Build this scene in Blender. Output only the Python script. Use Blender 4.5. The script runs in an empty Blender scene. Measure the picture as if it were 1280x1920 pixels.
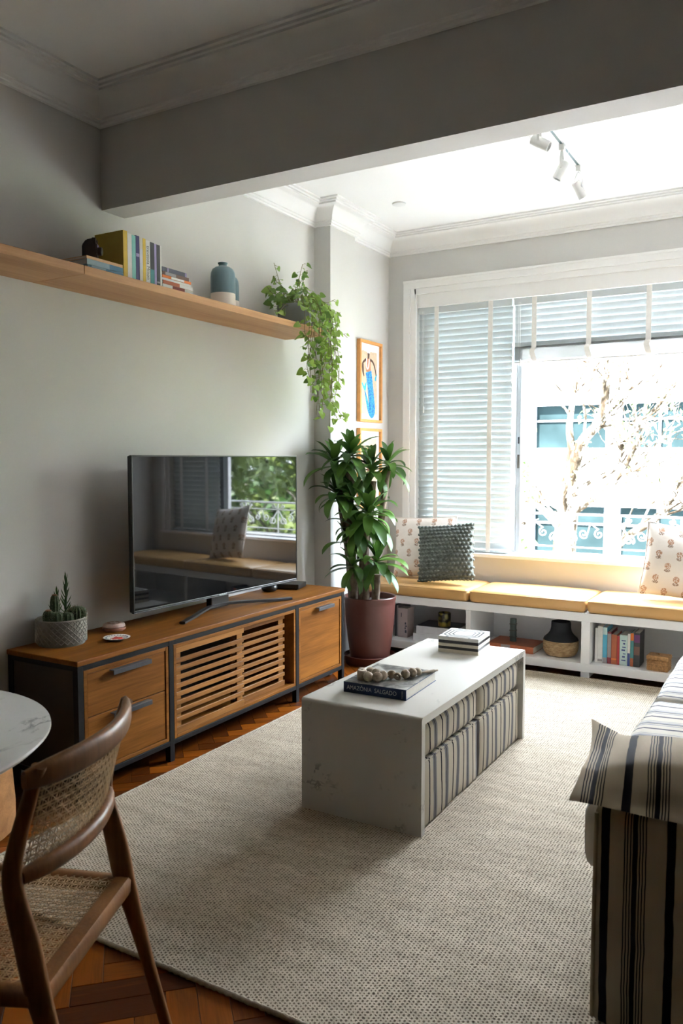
import bpy, bmesh, math, random
from mathutils import Vector, Matrix
R = math.radians
PI = math.pi
S = bpy.context.scene
COL = S.collection

# ------------------------------------------------------------------ camera
cam_d = bpy.data.cameras.new('camera')
cam = bpy.data.objects.new('camera', cam_d)
COL.objects.link(cam)
S.camera = cam
cam.location = (2.9506, 0.0, 1.40)
cam.rotation_euler = (PI / 2 - 0.0659, 0.0, 0.526)
cam_d.sensor_fit = 'VERTICAL'
cam_d.sensor_height = 36.0
cam_d.sensor_width = 24.0
cam_d.lens = 36.0 * 1510.95 / 1920.0
cam_d.clip_start = 0.05
cam_d.clip_end = 200
cam_d.dof.use_dof = True
cam_d.dof.focus_distance = 3.7
cam_d.dof.aperture_fstop = 6.0

# ------------------------------------------------------------------ world, sun, exposure
W = bpy.data.worlds.new('sky')
S.world = W
W.use_nodes = True
wn = W.node_tree.nodes
bg = wn['Background']
bg.inputs['Color'].default_value = (0.76, 0.87, 1.0, 1)
bg.inputs['Strength'].default_value = 7.0
sun_d = bpy.data.lights.new('sun', 'SUN')
sun_d.energy = 32.0
sun_d.angle = R(1.0)
sun_d.color = (1.0, 0.985, 0.985)
sun = bpy.data.objects.new('sun', sun_d)
COL.objects.link(sun)
sun.rotation_euler = (R(47), 0, R(-30))       # high sun behind the house, lights the trees and the facade opposite
# portal: guides sampling of the sky through the window opening, gives off no light itself
pd = bpy.data.lights.new('window_portal', 'AREA')
pd.shape = 'RECTANGLE'
pd.size = 2.99
pd.size_y = 1.95
pd.cycles.is_portal = True
po = bpy.data.objects.new('window_portal', pd)
COL.objects.link(po)
po.location = (1.805, 5.9, 1.66)
po.rotation_euler = (-PI / 2, 0, 0)
S.view_settings.view_transform = 'Standard'
S.view_settings.look = 'None'
S.view_settings.gamma = 1.0
S.view_settings.use_curve_mapping = False
S.view_settings.exposure = 3.15
S.cycles.max_bounces = 12
S.cycles.diffuse_bounces = 5
S.cycles.glossy_bounces = 4
S.cycles.transparent_max_bounces = 16
S.cycles.caustics_reflective = False
S.cycles.caustics_refractive = False
S.cycles.use_denoising = True

random.seed(7)

# ------------------------------------------------------------------ materials
MATS = {}

def new_mat(name):
    m = bpy.data.materials.new(name)
    m.use_nodes = True
    MATS[name] = m
    return m, m.node_tree.nodes, m.node_tree.links, m.node_tree.nodes['Principled BSDF']

def node(ns, typ, **kw):
    n = ns.new(typ)
    for k, v in kw.items():
        if hasattr(n, k) and not k[0].isupper():
            setattr(n, k, v)
        else:
            n.inputs[k.replace('_', ' ')].default_value = v
    return n

def c4(c):
    return (c[0], c[1], c[2], 1.0)

def mathn(ns, ls, op, a, b=None, c=None):
    n = ns.new('ShaderNodeMath')
    n.operation = op
    for i, v in enumerate((a, b, c)):
        if v is None:
            continue
        if isinstance(v, (int, float)):
            n.inputs[i].default_value = v
        else:
            ls.new(v, n.inputs[i])
    return n.outputs[0]

def ramp(ns, ls, fac, stops, interp='LINEAR'):
    r = ns.new('ShaderNodeValToRGB')
    r.color_ramp.interpolation = interp
    el = r.color_ramp.elements
    while len(el) > 1:
        el.remove(el[-1])
    el[0].position = stops[0][0]
    el[0].color = c4(stops[0][1])
    for p, c in stops[1:]:
        e = el.new(p)
        e.color = c4(c)
    ls.new(fac, r.inputs[0])
    return r.outputs[0]

def bump(ns, ls, bsdf, height, strength=0.3, dist=0.01):
    b = ns.new('ShaderNodeBump')
    b.inputs['Strength'].default_value = strength
    b.inputs['Distance'].default_value = dist
    ls.new(height, b.inputs['Height'])
    ls.new(b.outputs[0], bsdf.inputs['Normal'])

def coords(ns, ls, scale=(1, 1, 1), rot=(0, 0, 0), kind='Object', rand=0.0):
    tc = ns.new('ShaderNodeTexCoord')
    mp = ns.new('ShaderNodeMapping')
    mp.inputs['Scale'].default_value = scale
    mp.inputs['Rotation'].default_value = rot
    src = tc.outputs[kind]
    if rand:
        oi = ns.new('ShaderNodeObjectInfo')
        ad = ns.new('ShaderNodeVectorMath')
        ad.operation = 'ADD'
        cb = ns.new('ShaderNodeCombineXYZ')
        v = mathn(ns, ls, 'MULTIPLY', oi.outputs['Random'], rand)
        for i in range(3):
            ls.new(v, cb.inputs[i])
        ls.new(src, ad.inputs[0])
        ls.new(cb.outputs[0], ad.inputs[1])
        src = ad.outputs[0]
    ls.new(src, mp.inputs['Vector'])
    return mp.outputs[0]

def plain(name, col, rough=0.6, metal=0.0, noise=0.06, nscale=8.0, bmp=0.0, bscale=200.0, spec=None, kind='Object'):
    m, ns, ls, b = new_mat(name)
    b.inputs['Roughness'].default_value = rough
    b.inputs['Metallic'].default_value = metal
    if spec is not None:
        b.inputs['Specular IOR Level'].default_value = spec
    v = coords(ns, ls, kind=kind)
    n = node(ns, 'ShaderNodeTexNoise', Scale=nscale, Detail=4.0)
    ls.new(v, n.inputs['Vector'])
    lo = [max(0, c * (1 - noise)) for c in col]
    hi = [min(1, c * (1 + noise)) for c in col]
    ls.new(ramp(ns, ls, n.outputs['Fac'], [(0.3, lo), (0.7, hi)]), b.inputs['Base Color'])
    if bmp:
        n2 = node(ns, 'ShaderNodeTexNoise', Scale=bscale, Detail=3.0)
        ls.new(v, n2.inputs['Vector'])
        bump(ns, ls, b, n2.outputs['Fac'], bmp, 0.003)
    return m

def wood(name, dark, light, axis='y', scale=9.0, rough=0.45, spec=0.25, rand=7.0, ring=0.0, stretch=14.0, oscill=0.0):
    m, ns, ls, b = new_mat(name)
    b.inputs['Roughness'].default_value = rough
    b.inputs['Specular IOR Level'].default_value = spec
    sc = [scale] * 3
    i = 'xyz'.index(axis)
    sc[i] = scale / stretch
    v = coords(ns, ls, tuple(sc), rand=rand)
    n = node(ns, 'ShaderNodeTexNoise', Scale=1.0, Detail=5.0, Roughness=0.62, Distortion=0.6)
    ls.new(v, n.inputs['Vector'])
    fine = [scale * 14] * 3
    fine[i] = scale * 0.5
    v2 = coords(ns, ls, tuple(fine), rand=rand)
    n2 = node(ns, 'ShaderNodeTexNoise', Scale=1.0, Detail=2.0)
    ls.new(v2, n2.inputs['Vector'])
    f = mathn(ns, ls, 'ADD', mathn(ns, ls, 'MULTIPLY', n.outputs['Fac'], 0.72), mathn(ns, ls, 'MULTIPLY', n2.outputs['Fac'], 0.28))
    if oscill:
        oi = ns.new('ShaderNodeObjectInfo')
        f = mathn(ns, ls, 'ADD', f, mathn(ns, ls, 'MULTIPLY', mathn(ns, ls, 'SUBTRACT', oi.outputs['Random'], 0.5), oscill))
    mid = [(a + c) / 2 for a, c in zip(dark, light)]
    ls.new(ramp(ns, ls, f, [(0.33, dark), (0.5, mid), (0.66, light)]), b.inputs['Base Color'])
    bump(ns, ls, b, n2.outputs['Fac'], 0.12, 0.002)
    return m

def stripes(name, axis, period, stops, offset=0.0, rough=0.85, weave=900.0):
    m, ns, ls, b = new_mat(name)
    b.inputs['Roughness'].default_value = rough
    b.inputs['Specular IOR Level'].default_value = 0.15
    tc = ns.new('ShaderNodeTexCoord')
    sp = ns.new('ShaderNodeSeparateXYZ')
    nz = node(ns, 'ShaderNodeTexNoise', Scale=14.0, Detail=2.0)
    ls.new(tc.outputs['Object'], nz.inputs['Vector'])
    ls.new(tc.outputs['Object'], sp.inputs[0])
    wob = mathn(ns, ls, 'MULTIPLY', mathn(ns, ls, 'SUBTRACT', nz.outputs['Fac'], 0.5), 0.006)
    a = mathn(ns, ls, 'ADD', sp.outputs['XYZ'.index(axis.upper())], wob)
    a = mathn(ns, ls, 'ADD', a, 50 * period + offset)
    f = mathn(ns, ls, 'FRACT', mathn(ns, ls, 'DIVIDE', a, period))
    ls.new(ramp(ns, ls, f, stops, 'CONSTANT'), b.inputs['Base Color'])
    n = node(ns, 'ShaderNodeTexNoise', Scale=weave, Detail=1.0)
    ls.new(tc.outputs['Object'], n.inputs['Vector'])
    n3 = node(ns, 'ShaderNodeTexNoise', Scale=9.0, Detail=2.0)
    ls.new(tc.outputs['Object'], n3.inputs['Vector'])
    h = mathn(ns, ls, 'ADD', mathn(ns, ls, 'MULTIPLY', n.outputs['Fac'], 0.15), n3.outputs['Fac'])
    bump(ns, ls, b, h, 0.35, 0.012)
    return m

def marble(name, base, vein, scale=3.0, rough=0.28, thr=0.54):
    m, ns, ls, b = new_mat(name)
    b.inputs['Roughness'].default_value = rough
    v = coords(ns, ls, (scale, scale * 0.45, scale), (0.3, 0.2, 0.7))
    n = node(ns, 'ShaderNodeTexNoise', Scale=1.6, Detail=8.0, Roughness=0.6, Distortion=1.4)
    ls.new(v, n.inputs['Vector'])
    n2 = node(ns, 'ShaderNodeTexNoise', Scale=2.4, Detail=3.0)
    ls.new(v, n2.inputs['Vector'])
    d = mathn(ns, ls, 'ABSOLUTE', mathn(ns, ls, 'SUBTRACT', n.outputs['Fac'], 0.5))
    vm = mathn(ns, ls, 'MULTIPLY', mathn(ns, ls, 'LESS_THAN', d, 0.006), mathn(ns, ls, 'GREATER_THAN', n2.outputs['Fac'], 0.6))
    soft = ramp(ns, ls, d, [(0.0, (0, 0, 0)), (0.03, (1, 1, 1))])
    msk = ramp(ns, ls, n2.outputs['Fac'], [(thr, (1, 1, 1)), (thr + 0.13, (0, 0, 0))])
    mx = ns.new('ShaderNodeMixRGB')
    mx.blend_type = 'LIGHTEN'
    mx.inputs[0].default_value = 1.0
    ls.new(soft, mx.inputs[1])
    ls.new(msk, mx.inputs[2])
    mc = ns.new('ShaderNodeMixRGB')
    ls.new(mx.outputs[0], mc.inputs[0])
    mc.inputs[1].default_value = c4(vein)
    mc.inputs[2].default_value = c4(base)
    ls.new(mc.outputs[0], b.inputs['Base Color'])
    return m

plain('wall_dark_unseen', (0.060, 0.040, 0.026), 0.85, noise=0.04, nscale=2.0, spec=0.2)  # for walls out of view, darkened to cut bounce light in the near room
plain('wall_paint', (0.60, 0.585, 0.555), 0.85, noise=0.02, nscale=2.0, bmp=0.08, bscale=160, spec=0.2)
plain('white_paint', (0.80, 0.79, 0.77), 0.7, noise=0.015, nscale=2.0, spec=0.25)
plain('ceiling_paint', (0.82, 0.81, 0.79), 0.9, noise=0.015, nscale=1.0, spec=0.1)
plain('white_lacquer', (0.80, 0.80, 0.81), 0.4, noise=0.01)
plain('black_metal', (0.012, 0.012, 0.014), 0.45, metal=0.6, noise=0.1)
plain('steel_handle', (0.085, 0.085, 0.095), 0.45, metal=0.6, noise=0.1)
plain('stand_metal', (0.035, 0.035, 0.038), 0.4, metal=0.5, noise=0.1)
plain('black_plastic', (0.01, 0.01, 0.011), 0.35, noise=0.1)
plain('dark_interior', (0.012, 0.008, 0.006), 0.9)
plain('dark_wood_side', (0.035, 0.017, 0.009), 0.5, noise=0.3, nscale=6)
plain('pot_brown', (0.095, 0.030, 0.022), 0.42, noise=0.08, nscale=5)
plain('soil', (0.03, 0.017, 0.012), 0.95, noise=0.4, nscale=60, bmp=0.8, bscale=90)
plain('gravel', (0.30, 0.27, 0.21), 0.95, noise=0.3, nscale=120, bmp=0.9, bscale=150)
plain('mustard_leather', (0.60, 0.345, 0.125), 0.33, noise=0.05, nscale=5, bmp=0.10, bscale=500)
plain('grey_knit', (0.15, 0.165, 0.15), 0.9, noise=0.25, nscale=60, bmp=0.9, bscale=240, spec=0.1)
plain('tape_cloth', (0.80, 0.78, 0.74), 0.9, noise=0.05, nscale=40)
plain('aluminium', (0.40, 0.41, 0.42), 0.4, metal=0.4, noise=0.03)
plain('brass_dark', (0.10, 0.085, 0.07), 0.5, metal=0.6)
plain('cane', (0.66, 0.47, 0.27), 0.5, noise=0.15, nscale=40)
plain('spot_white', (0.72, 0.72, 0.70), 0.5, noise=0.02)
plain('track_white', (0.80, 0.80, 0.80), 0.5)
plain('track_slot', (0.12, 0.18, 0.19), 0.6)
plain('page_white', (0.72, 0.69, 0.62), 0.9, noise=0.05, nscale=90)
plain('paper', (0.84, 0.83, 0.80), 0.8, noise=0.02)
plain('tan_paper', (0.60, 0.45, 0.31), 0.9, noise=0.12, nscale=40)
plain('skin_ink', (0.10, 0.05, 0.035), 0.8, noise=0.2, nscale=60)
plain('blush_ink', (0.50, 0.22, 0.12), 0.8, noise=0.2, nscale=60)
plain('white_ink', (0.85, 0.85, 0.84), 0.8)
m, ns, ls, b = new_mat('tail_ink')
v = coords(ns, ls, (60, 60, 60))
n = node(ns, 'ShaderNodeTexVoronoi', Scale=1.6)
ls.new(v, n.inputs['Vector'])
ls.new(ramp(ns, ls, n.outputs['Distance'], [(0.0, (0.12, 0.52, 0.75)), (0.5, (0.02, 0.24, 0.55)), (0.9, (0.01, 0.08, 0.32))]), b.inputs['Base Color'])
b.inputs['Roughness'].default_value = 0.7
plain('teal_ink', (0.05, 0.42, 0.55), 0.8, noise=0.2, nscale=60)
plain('frame_wood', (0.62, 0.28, 0.075), 0.5, noise=0.12, nscale=25)
plain('bark', (0.17, 0.125, 0.09), 0.9, noise=0.35, nscale=30, bmp=0.8, bscale=60)
m, ns, ls, b = new_mat('tree_bark')
v = coords(ns, ls, (7, 7, 3))
n = node(ns, 'ShaderNodeTexNoise', Scale=1.0, Detail=5.0, Roughness=0.7)
ls.new(v, n.inputs['Vector'])
ls.new(ramp(ns, ls, n.outputs['Fac'], [(0.38, (0.010, 0.0075, 0.005)), (0.48, (0.026, 0.020, 0.0135)), (0.56, (0.16, 0.15, 0.13))]), b.inputs['Base Color'])  # dark patches imitate a shaded trunk, pale ones burnt-out highlights
b.inputs['Roughness'].default_value = 0.95
b.inputs['Specular IOR Level'].default_value = 0.0
plain('pothos_stem', (0.16, 0.15, 0.05), 0.7)
plain('cactus_green', (0.045, 0.07, 0.025), 0.8, noise=0.4, nscale=90, bmp=0.5, bscale=150)
plain('cactus_spine', (0.50, 0.44, 0.30), 0.8)
plain('cactus_tip', (0.16, 0.07, 0.03), 0.9, noise=0.3, nscale=90)
plain('woven_grey', (0.25, 0.235, 0.205), 0.8, noise=0.1, nscale=60)
plain('terracotta_pale', (0.42, 0.22, 0.16), 0.7, noise=0.25, nscale=35)
plain('terracotta_top', (0.55, 0.40, 0.34), 0.7, noise=0.3, nscale=25)
plain('porcelain', (0.75, 0.76, 0.74), 0.3, noise=0.03)
plain('red_glaze', (0.55, 0.035, 0.02), 0.35)
plain('pattern_blue', (0.12, 0.16, 0.22), 0.4)
plain('vase_white', (0.72, 0.66, 0.60), 0.6, noise=0.05)
m, ns, ls, b = new_mat('vase_blue')
v = coords(ns, ls, (14, 14, 2.5))
n = node(ns, 'ShaderNodeTexNoise', Scale=1.0, Detail=4.0)
ls.new(v, n.inputs['Vector'])
ls.new(ramp(ns, ls, n.outputs['Fac'], [(0.3, (0.06, 0.12, 0.145)), (0.7, (0.16, 0.25, 0.28))]), b.inputs['Base Color'])
b.inputs['Roughness'].default_value = 0.3
plain('pot_grey_glaze', (0.20, 0.22, 0.22), 0.12, noise=0.15, nscale=7)
plain('figurine_dark', (0.03, 0.017, 0.012), 0.45, noise=0.3, nscale=40)
plain('figurine_green', (0.05, 0.075, 0.07), 0.5, noise=0.2, nscale=40)
plain('vase_black', (0.012, 0.014, 0.02), 0.75, noise=0.1)
m, ns, ls, b = new_mat('straw')
v = coords(ns, ls, (30, 30, 110))
n = node(ns, 'ShaderNodeTexNoise', Scale=1.0, Detail=3.0)
ls.new(v, n.inputs['Vector'])
ls.new(ramp(ns, ls, n.outputs['Fac'], [(0.3, (0.30, 0.18, 0.08)), (0.7, (0.62, 0.45, 0.26))]), b.inputs['Base Color'])
b.inputs['Roughness'].default_value = 0.9
bump(ns, ls, b, n.outputs['Fac'], 0.8, 0.004)
plain('wicker', (0.40, 0.22, 0.09), 0.8, noise=0.35, nscale=90, bmp=0.6, bscale=120)
plain('bone_inlay', (0.66, 0.60, 0.48), 0.45, noise=0.06, nscale=60)
plain('bone_white', (0.60, 0.59, 0.55), 0.4, noise=0.04, nscale=60)
plain('ebony_inlay', (0.018, 0.014, 0.014), 0.4)
plain('grey_inlay', (0.15, 0.18, 0.20), 0.5)
plain('bead_wood', (0.40, 0.33, 0.245), 0.75, noise=0.35, nscale=45, bmp=0.4, bscale=70)
plain('book_navy', (0.006, 0.030, 0.105), 0.5)
plain('text_white', (0.62, 0.66, 0.70), 0.6)
plain('text_dark', (0.04, 0.05, 0.05), 0.6)
m, ns, ls, b = new_mat('photo_cover')
v = coords(ns, ls, (9, 9, 14))
n = node(ns, 'ShaderNodeTexNoise', Scale=1.0, Detail=7.0, Roughness=0.65, Distortion=0.8)
ls.new(v, n.inputs['Vector'])
ls.new(ramp(ns, ls, n.outputs['Fac'], [(0.38, (0.02, 0.02, 0.02)), (0.5, (0.16, 0.155, 0.14)), (0.62, (0.42, 0.41, 0.38))]), b.inputs['Base Color'])
b.inputs['Roughness'].default_value = 0.4
m, ns, ls, b = new_mat('cup_print')
v = coords(ns, ls, (26, 26, 26))
n = node(ns, 'ShaderNodeTexVoronoi', Scale=1.0)
ls.new(v, n.inputs['Vector'])
ls.new(ramp(ns, ls, n.outputs['Distance'], [(0.0, (0.30, 0.06, 0.10)), (0.25, (0.45, 0.34, 0.06)), (0.5, (0.25, 0.22, 0.05)), (0.7, (0.02, 0.015, 0.012))]), b.inputs['Base Color'])
b.inputs['Roughness'].default_value = 0.3
# concrete colours of book covers
for nm, c in dict(yellow=(0.42, 0.30, 0.03), yellow2=(0.66, 0.45, 0.05), white=(0.70, 0.69, 0.66), teal=(0.22, 0.55, 0.50), navy=(0.035, 0.03, 0.13),
                  cream=(0.62, 0.58, 0.50), black=(0.03, 0.03, 0.035), lilac=(0.36, 0.30, 0.52), tealdark=(0.05, 0.22, 0.22), orange=(0.72, 0.18, 0.03),
                  maroon=(0.22, 0.04, 0.03), brown=(0.14, 0.07, 0.05), slate=(0.05, 0.055, 0.08), blue=(0.09, 0.22, 0.33), paleblue=(0.28, 0.38, 0.43), tan=(0.62, 0.36, 0.17),
                  red=(0.42, 0.03, 0.03), rust=(0.42, 0.11, 0.04), aqua=(0.50, 0.66, 0.64), skyblue=(0.08, 0.40, 0.58), purple=(0.14, 0.03, 0.14), grey=(0.30, 0.28, 0.28), pinkgrey=(0.52, 0.42, 0.42), palegrey=(0.62, 0.62, 0.66),
                  darkred=(0.20, 0.02, 0.04), marine=(0.04, 0.07, 0.25)).items():
    plain('cover_' + nm, c, 0.5, noise=0.06, nscale=30)

wood('oak_console', (0.125, 0.040, 0.003), (0.285, 0.108, 0.016), 'y', 10.0, 0.5, 0.15)
wood('oak_slat', (0.15, 0.053, 0.007), (0.33, 0.14, 0.032), 'y', 12.0, 0.45, oscill=0.2)
wood('oak_shelf', (0.40, 0.205, 0.095), (0.60, 0.35, 0.18), 'y', 8.0, 0.5)
wood('parquet', (0.06, 0.013, 0.001), (0.23, 0.060, 0.004), 'y', 16.0, 0.4, spec=0.12, rand=31.0, oscill=0.42, stretch=8.0)
plain('joint_dark', (0.015, 0.006, 0.003), 0.9)
wood('chair_wood', (0.15, 0.060, 0.018), (0.28, 0.125, 0.042), 'z', 12.0, 0.4)
wood('stool_wood', (0.22, 0.10, 0.035), (0.42, 0.21, 0.08), 'x', 18.0, 0.5, stretch=5.0)

marble('marble', (0.54, 0.52, 0.475), (0.20, 0.195, 0.18), 3.4, 0.35, 0.585)
marble('marble_round', (0.66, 0.66, 0.64), (0.28, 0.28, 0.28), 5.0, 0.25)

CR = (0.47, 0.42, 0.335)
BK = (0.02, 0.017, 0.022)
GY = (0.17, 0.165, 0.175)
stripes('pouf_stripe', 'y', 0.1135, [(0.0, BK), (0.085, CR), (0.34, GY), (0.46, BK), (0.50, GY), (0.62, CR)])
CR2 = (0.46, 0.385, 0.275)
BK2 = (0.006, 0.006, 0.014)
sofa_stops = [(0.0, BK2), (0.13, CR2), (0.36, BK2), (0.38, CR2), (0.405, BK2), (0.425, CR2), (0.45, BK2), (0.47, CR2), (0.49, BK2), (0.57, CR2), (0.59, BK2), (0.61, CR2), (0.635, BK2), (0.655, CR2), (0.68, BK2), (0.70, CR2)]
stripes('sofa_stripe_x', 'x', 0.148, sofa_stops, offset=0.012)
CS = (0.55, 0.51, 0.44)
seat_stops = [(0.0, (0.05, 0.05, 0.07)), (0.09, CS), (0.30, (0.28, 0.28, 0.30)), (0.36, CS), (0.42, (0.09, 0.09, 0.10)), (0.48, (0.30, 0.30, 0.32)), (0.58, CS), (0.64, (0.28, 0.28, 0.30)), (0.68, CS)]
stripes('sofa_stripe_y', 'y', 0.148, seat_stops)

# rug: woven wool, pale yarn with small dark gaps between the stitches
m, ns, ls, b = new_mat('rug_wool')
b.inputs['Roughness'].default_value = 0.95
b.inputs['Specular IOR Level'].default_value = 0.1
tc = ns.new('ShaderNodeTexCoord')
nd = node(ns, 'ShaderNodeTexNoise', Scale=38.0, Detail=2.0)
ls.new(tc.outputs['Object'], nd.inputs['Vector'])
va = ns.new('ShaderNodeVectorMath'); va.operation = 'SUBTRACT'
ls.new(nd.outputs['Color'], va.inputs[0]); va.inputs[1].default_value = (0.5, 0.5, 0.5)
vb = ns.new('ShaderNodeVectorMath'); vb.operation = 'SCALE'
ls.new(va.outputs[0], vb.inputs[0]); vb.inputs['Scale'].default_value = 0.009
vc = ns.new('ShaderNodeVectorMath'); vc.operation = 'ADD'
ls.new(tc.outputs['Object'], vc.inputs[0]); ls.new(vb.outputs[0], vc.inputs[1])
sp = ns.new('ShaderNodeSeparateXYZ')
ls.new(vc.outputs[0], sp.inputs[0])
pr_, pc_ = 0.0105, 0.0118
rv = mathn(ns, ls, 'DIVIDE', mathn(ns, ls, 'ADD', sp.outputs[0], 10.0), pr_)
row = mathn(ns, ls, 'FLOOR', rv)
off = mathn(ns, ls, 'MULTIPLY', mathn(ns, ls, 'MODULO', row, 2.0), 0.5)
cv_ = mathn(ns, ls, 'ADD', mathn(ns, ls, 'DIVIDE', mathn(ns, ls, 'ADD', sp.outputs[1], 10.0), pc_), off)
fr_ = mathn(ns, ls, 'SUBTRACT', mathn(ns, ls, 'FRACT', rv), 0.5)
fc_ = mathn(ns, ls, 'SUBTRACT', mathn(ns, ls, 'FRACT', cv_), 0.5)
d2 = mathn(ns, ls, 'SQRT', mathn(ns, ls, 'ADD', mathn(ns, ls, 'MULTIPLY', fr_, fr_), mathn(ns, ls, 'MULTIPLY', mathn(ns, ls, 'MULTIPLY', fc_, fc_), 0.7)))
cell = ns.new('ShaderNodeCombineXYZ')
ls.new(row, cell.inputs[0]); ls.new(mathn(ns, ls, 'FLOOR', cv_), cell.inputs[1])
wn_ = ns.new('ShaderNodeTexWhiteNoise')
ls.new(cell.outputs[0], wn_.inputs['Vector'])
lim = mathn(ns, ls, 'MULTIPLY_ADD', wn_.outputs['Value'], 0.14, 0.26)
gap = mathn(ns, ls, 'SMOOTH_MIN', mathn(ns, ls, 'MAXIMUM', mathn(ns, ls, 'MULTIPLY', mathn(ns, ls, 'SUBTRACT', lim, d2), 5.0), 0.0), 1.0, 0.1)
n = node(ns, 'ShaderNodeTexNoise', Scale=1.0, Detail=4.0, Roughness=0.7)
v2 = coords(ns, ls, (3.0, 14.0, 1))
ls.new(v2, n.inputs['Vector'])
tone = ramp(ns, ls, n.outputs['Fac'], [(0.3, (0.39, 0.332, 0.252)), (0.62, (0.525, 0.455, 0.355))])
mx = ns.new('ShaderNodeMixRGB')
ls.new(gap, mx.inputs[0])
ls.new(tone, mx.inputs[1])
mx.inputs[2].default_value = c4((0.145, 0.115, 0.08))
ls.new(mx.outputs[0], b.inputs['Base Color'])
n3 = node(ns, 'ShaderNodeTexNoise', Scale=260.0, Detail=2.0)
ls.new(tc.outputs['Object'], n3.inputs['Vector'])
h = mathn(ns, ls, 'ADD', mathn(ns, ls, 'MULTIPLY', gap, -1.0), mathn(ns, ls, 'MULTIPLY', n3.outputs['Fac'], 0.5))
bump(ns, ls, b, h, 0.6, 0.005)
plain('rug_edge', (0.40, 0.345, 0.265), 0.95, noise=0.15, nscale=60, bmp=0.8, bscale=180)

# leaves
def leafmat(name, dark, light, rough=0.35, nscale=6.0, trans=0.25):
    m, ns, ls, b = new_mat(name)
    b.inputs['Roughness'].default_value = rough
    oi = ns.new('ShaderNodeObjectInfo')
    tc = ns.new('ShaderNodeTexCoord')
    n = node(ns, 'ShaderNodeTexNoise', Scale=nscale, Detail=3.0)
    ls.new(tc.outputs['Object'], n.inputs['Vector'])
    f = mathn(ns, ls, 'ADD', mathn(ns, ls, 'MULTIPLY', oi.outputs['Random'], 0.6), mathn(ns, ls, 'MULTIPLY', n.outputs['Fac'], 0.4))
    col = ramp(ns, ls, f, [(0.15, dark), (0.85, light)])
    ls.new(col, b.inputs['Base Color'])
    t = ns.new('ShaderNodeBsdfTranslucent')
    ls.new(col, t.inputs['Color'])
    mix = ns.new('ShaderNodeMixShader')
    mix.inputs[0].default_value = trans
    ls.new(b.outputs[0], mix.inputs[1])
    ls.new(t.outputs[0], mix.inputs[2])
    ls.new(mix.outputs[0], ns['Material Output'].inputs['Surface'])
    return m
leafmat('dracaena_leaf', (0.025, 0.075, 0.014), (0.12, 0.25, 0.04), 0.42)
leafmat('pothos_leaf', (0.09, 0.19, 0.03), (0.30, 0.46, 0.08), 0.35, trans=0.35)
leafmat('succulent_leaf', (0.025, 0.06, 0.015), (0.08, 0.16, 0.03), 0.5)
leafmat('tree_leaf', (0.05, 0.09, 0.02), (0.17, 0.21, 0.045), 0.5, 1.2, 0.4)
leafmat('tree_leaf_dark', (0.015, 0.045, 0.010), (0.07, 0.16, 0.03), 0.5, 1.2, 0.3)

# blind slats: pale painted slats that let a little light through
m, ns, ls, b = new_mat('blind_slat')
b.inputs['Base Color'].default_value = c4((0.55, 0.59, 0.60))
b.inputs['Roughness'].default_value = 0.4
t = ns.new('ShaderNodeBsdfTranslucent')
t.inputs['Color'].default_value = c4((0.62, 0.72, 0.78))
mix = ns.new('ShaderNodeMixShader')
mix.inputs[0].default_value = 0.03
ls.new(b.outputs[0], mix.inputs[1])
ls.new(t.outputs[0], mix.inputs[2])
ls.new(mix.outputs[0], ns['Material Output'].inputs['Surface'])
# window glass
m, ns, ls, b = new_mat('window_glass')
tr = ns.new('ShaderNodeBsdfTransparent')
tr.inputs['Color'].default_value = c4((0.95, 0.98, 0.97))
gl = ns.new('ShaderNodeBsdfGlossy')
gl.inputs['Roughness'].default_value = 0.02
fr = ns.new('ShaderNodeFresnel')
fr.inputs['IOR'].default_value = 1.45
mix = ns.new('ShaderNodeMixShader')
ls.new(fr.outputs[0], mix.inputs[0])
ls.new(tr.outputs[0], mix.inputs[1])
ls.new(gl.outputs[0], mix.inputs[2])
ls.new(mix.outputs[0], ns['Material Output'].inputs['Surface'])
# television screen
m, ns, ls, b = new_mat('tv_screen')
b.inputs['Base Color'].default_value = c4((0.006, 0.006, 0.007))
b.inputs['Roughness'].default_value = 0.07
b.inputs['IOR'].default_value = 1.5
n = node(ns, 'ShaderNodeTexNoise', Scale=3.0)
ls.new(mathn(ns, ls, 'MULTIPLY_ADD', n.outputs['Fac'], 0.012, 0.022), b.inputs['Roughness'])
# printed cotton with flower motifs
m, ns, ls, b = new_mat('printed_cotton')
b.inputs['Roughness'].default_value = 0.9
b.inputs['Specular IOR Level'].default_value = 0.1
tc = ns.new('ShaderNodeTexCoord')
sp = ns.new('ShaderNodeSeparateXYZ')
ls.new(tc.outputs['Object'], sp.inputs[0])
px, pz = 0.120, 0.078
zz = mathn(ns, ls, 'DIVIDE', mathn(ns, ls, 'ADD', sp.outputs[2], 10.0), pz)
row = mathn(ns, ls, 'FLOOR', zz)
odd = mathn(ns, ls, 'MULTIPLY', mathn(ns, ls, 'MODULO', row, 2.0), 0.5)
xx = mathn(ns, ls, 'ADD', mathn(ns, ls, 'DIVIDE', mathn(ns, ls, 'ADD', sp.outputs[0], 10.0), px), odd)
fx = mathn(ns, ls, 'MULTIPLY', mathn(ns, ls, 'SUBTRACT', mathn(ns, ls, 'FRACT', xx), 0.5), px)
fz = mathn(ns, ls, 'MULTIPLY', mathn(ns, ls, 'SUBTRACT', mathn(ns, ls, 'FRACT', zz), 0.5), pz)
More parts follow.
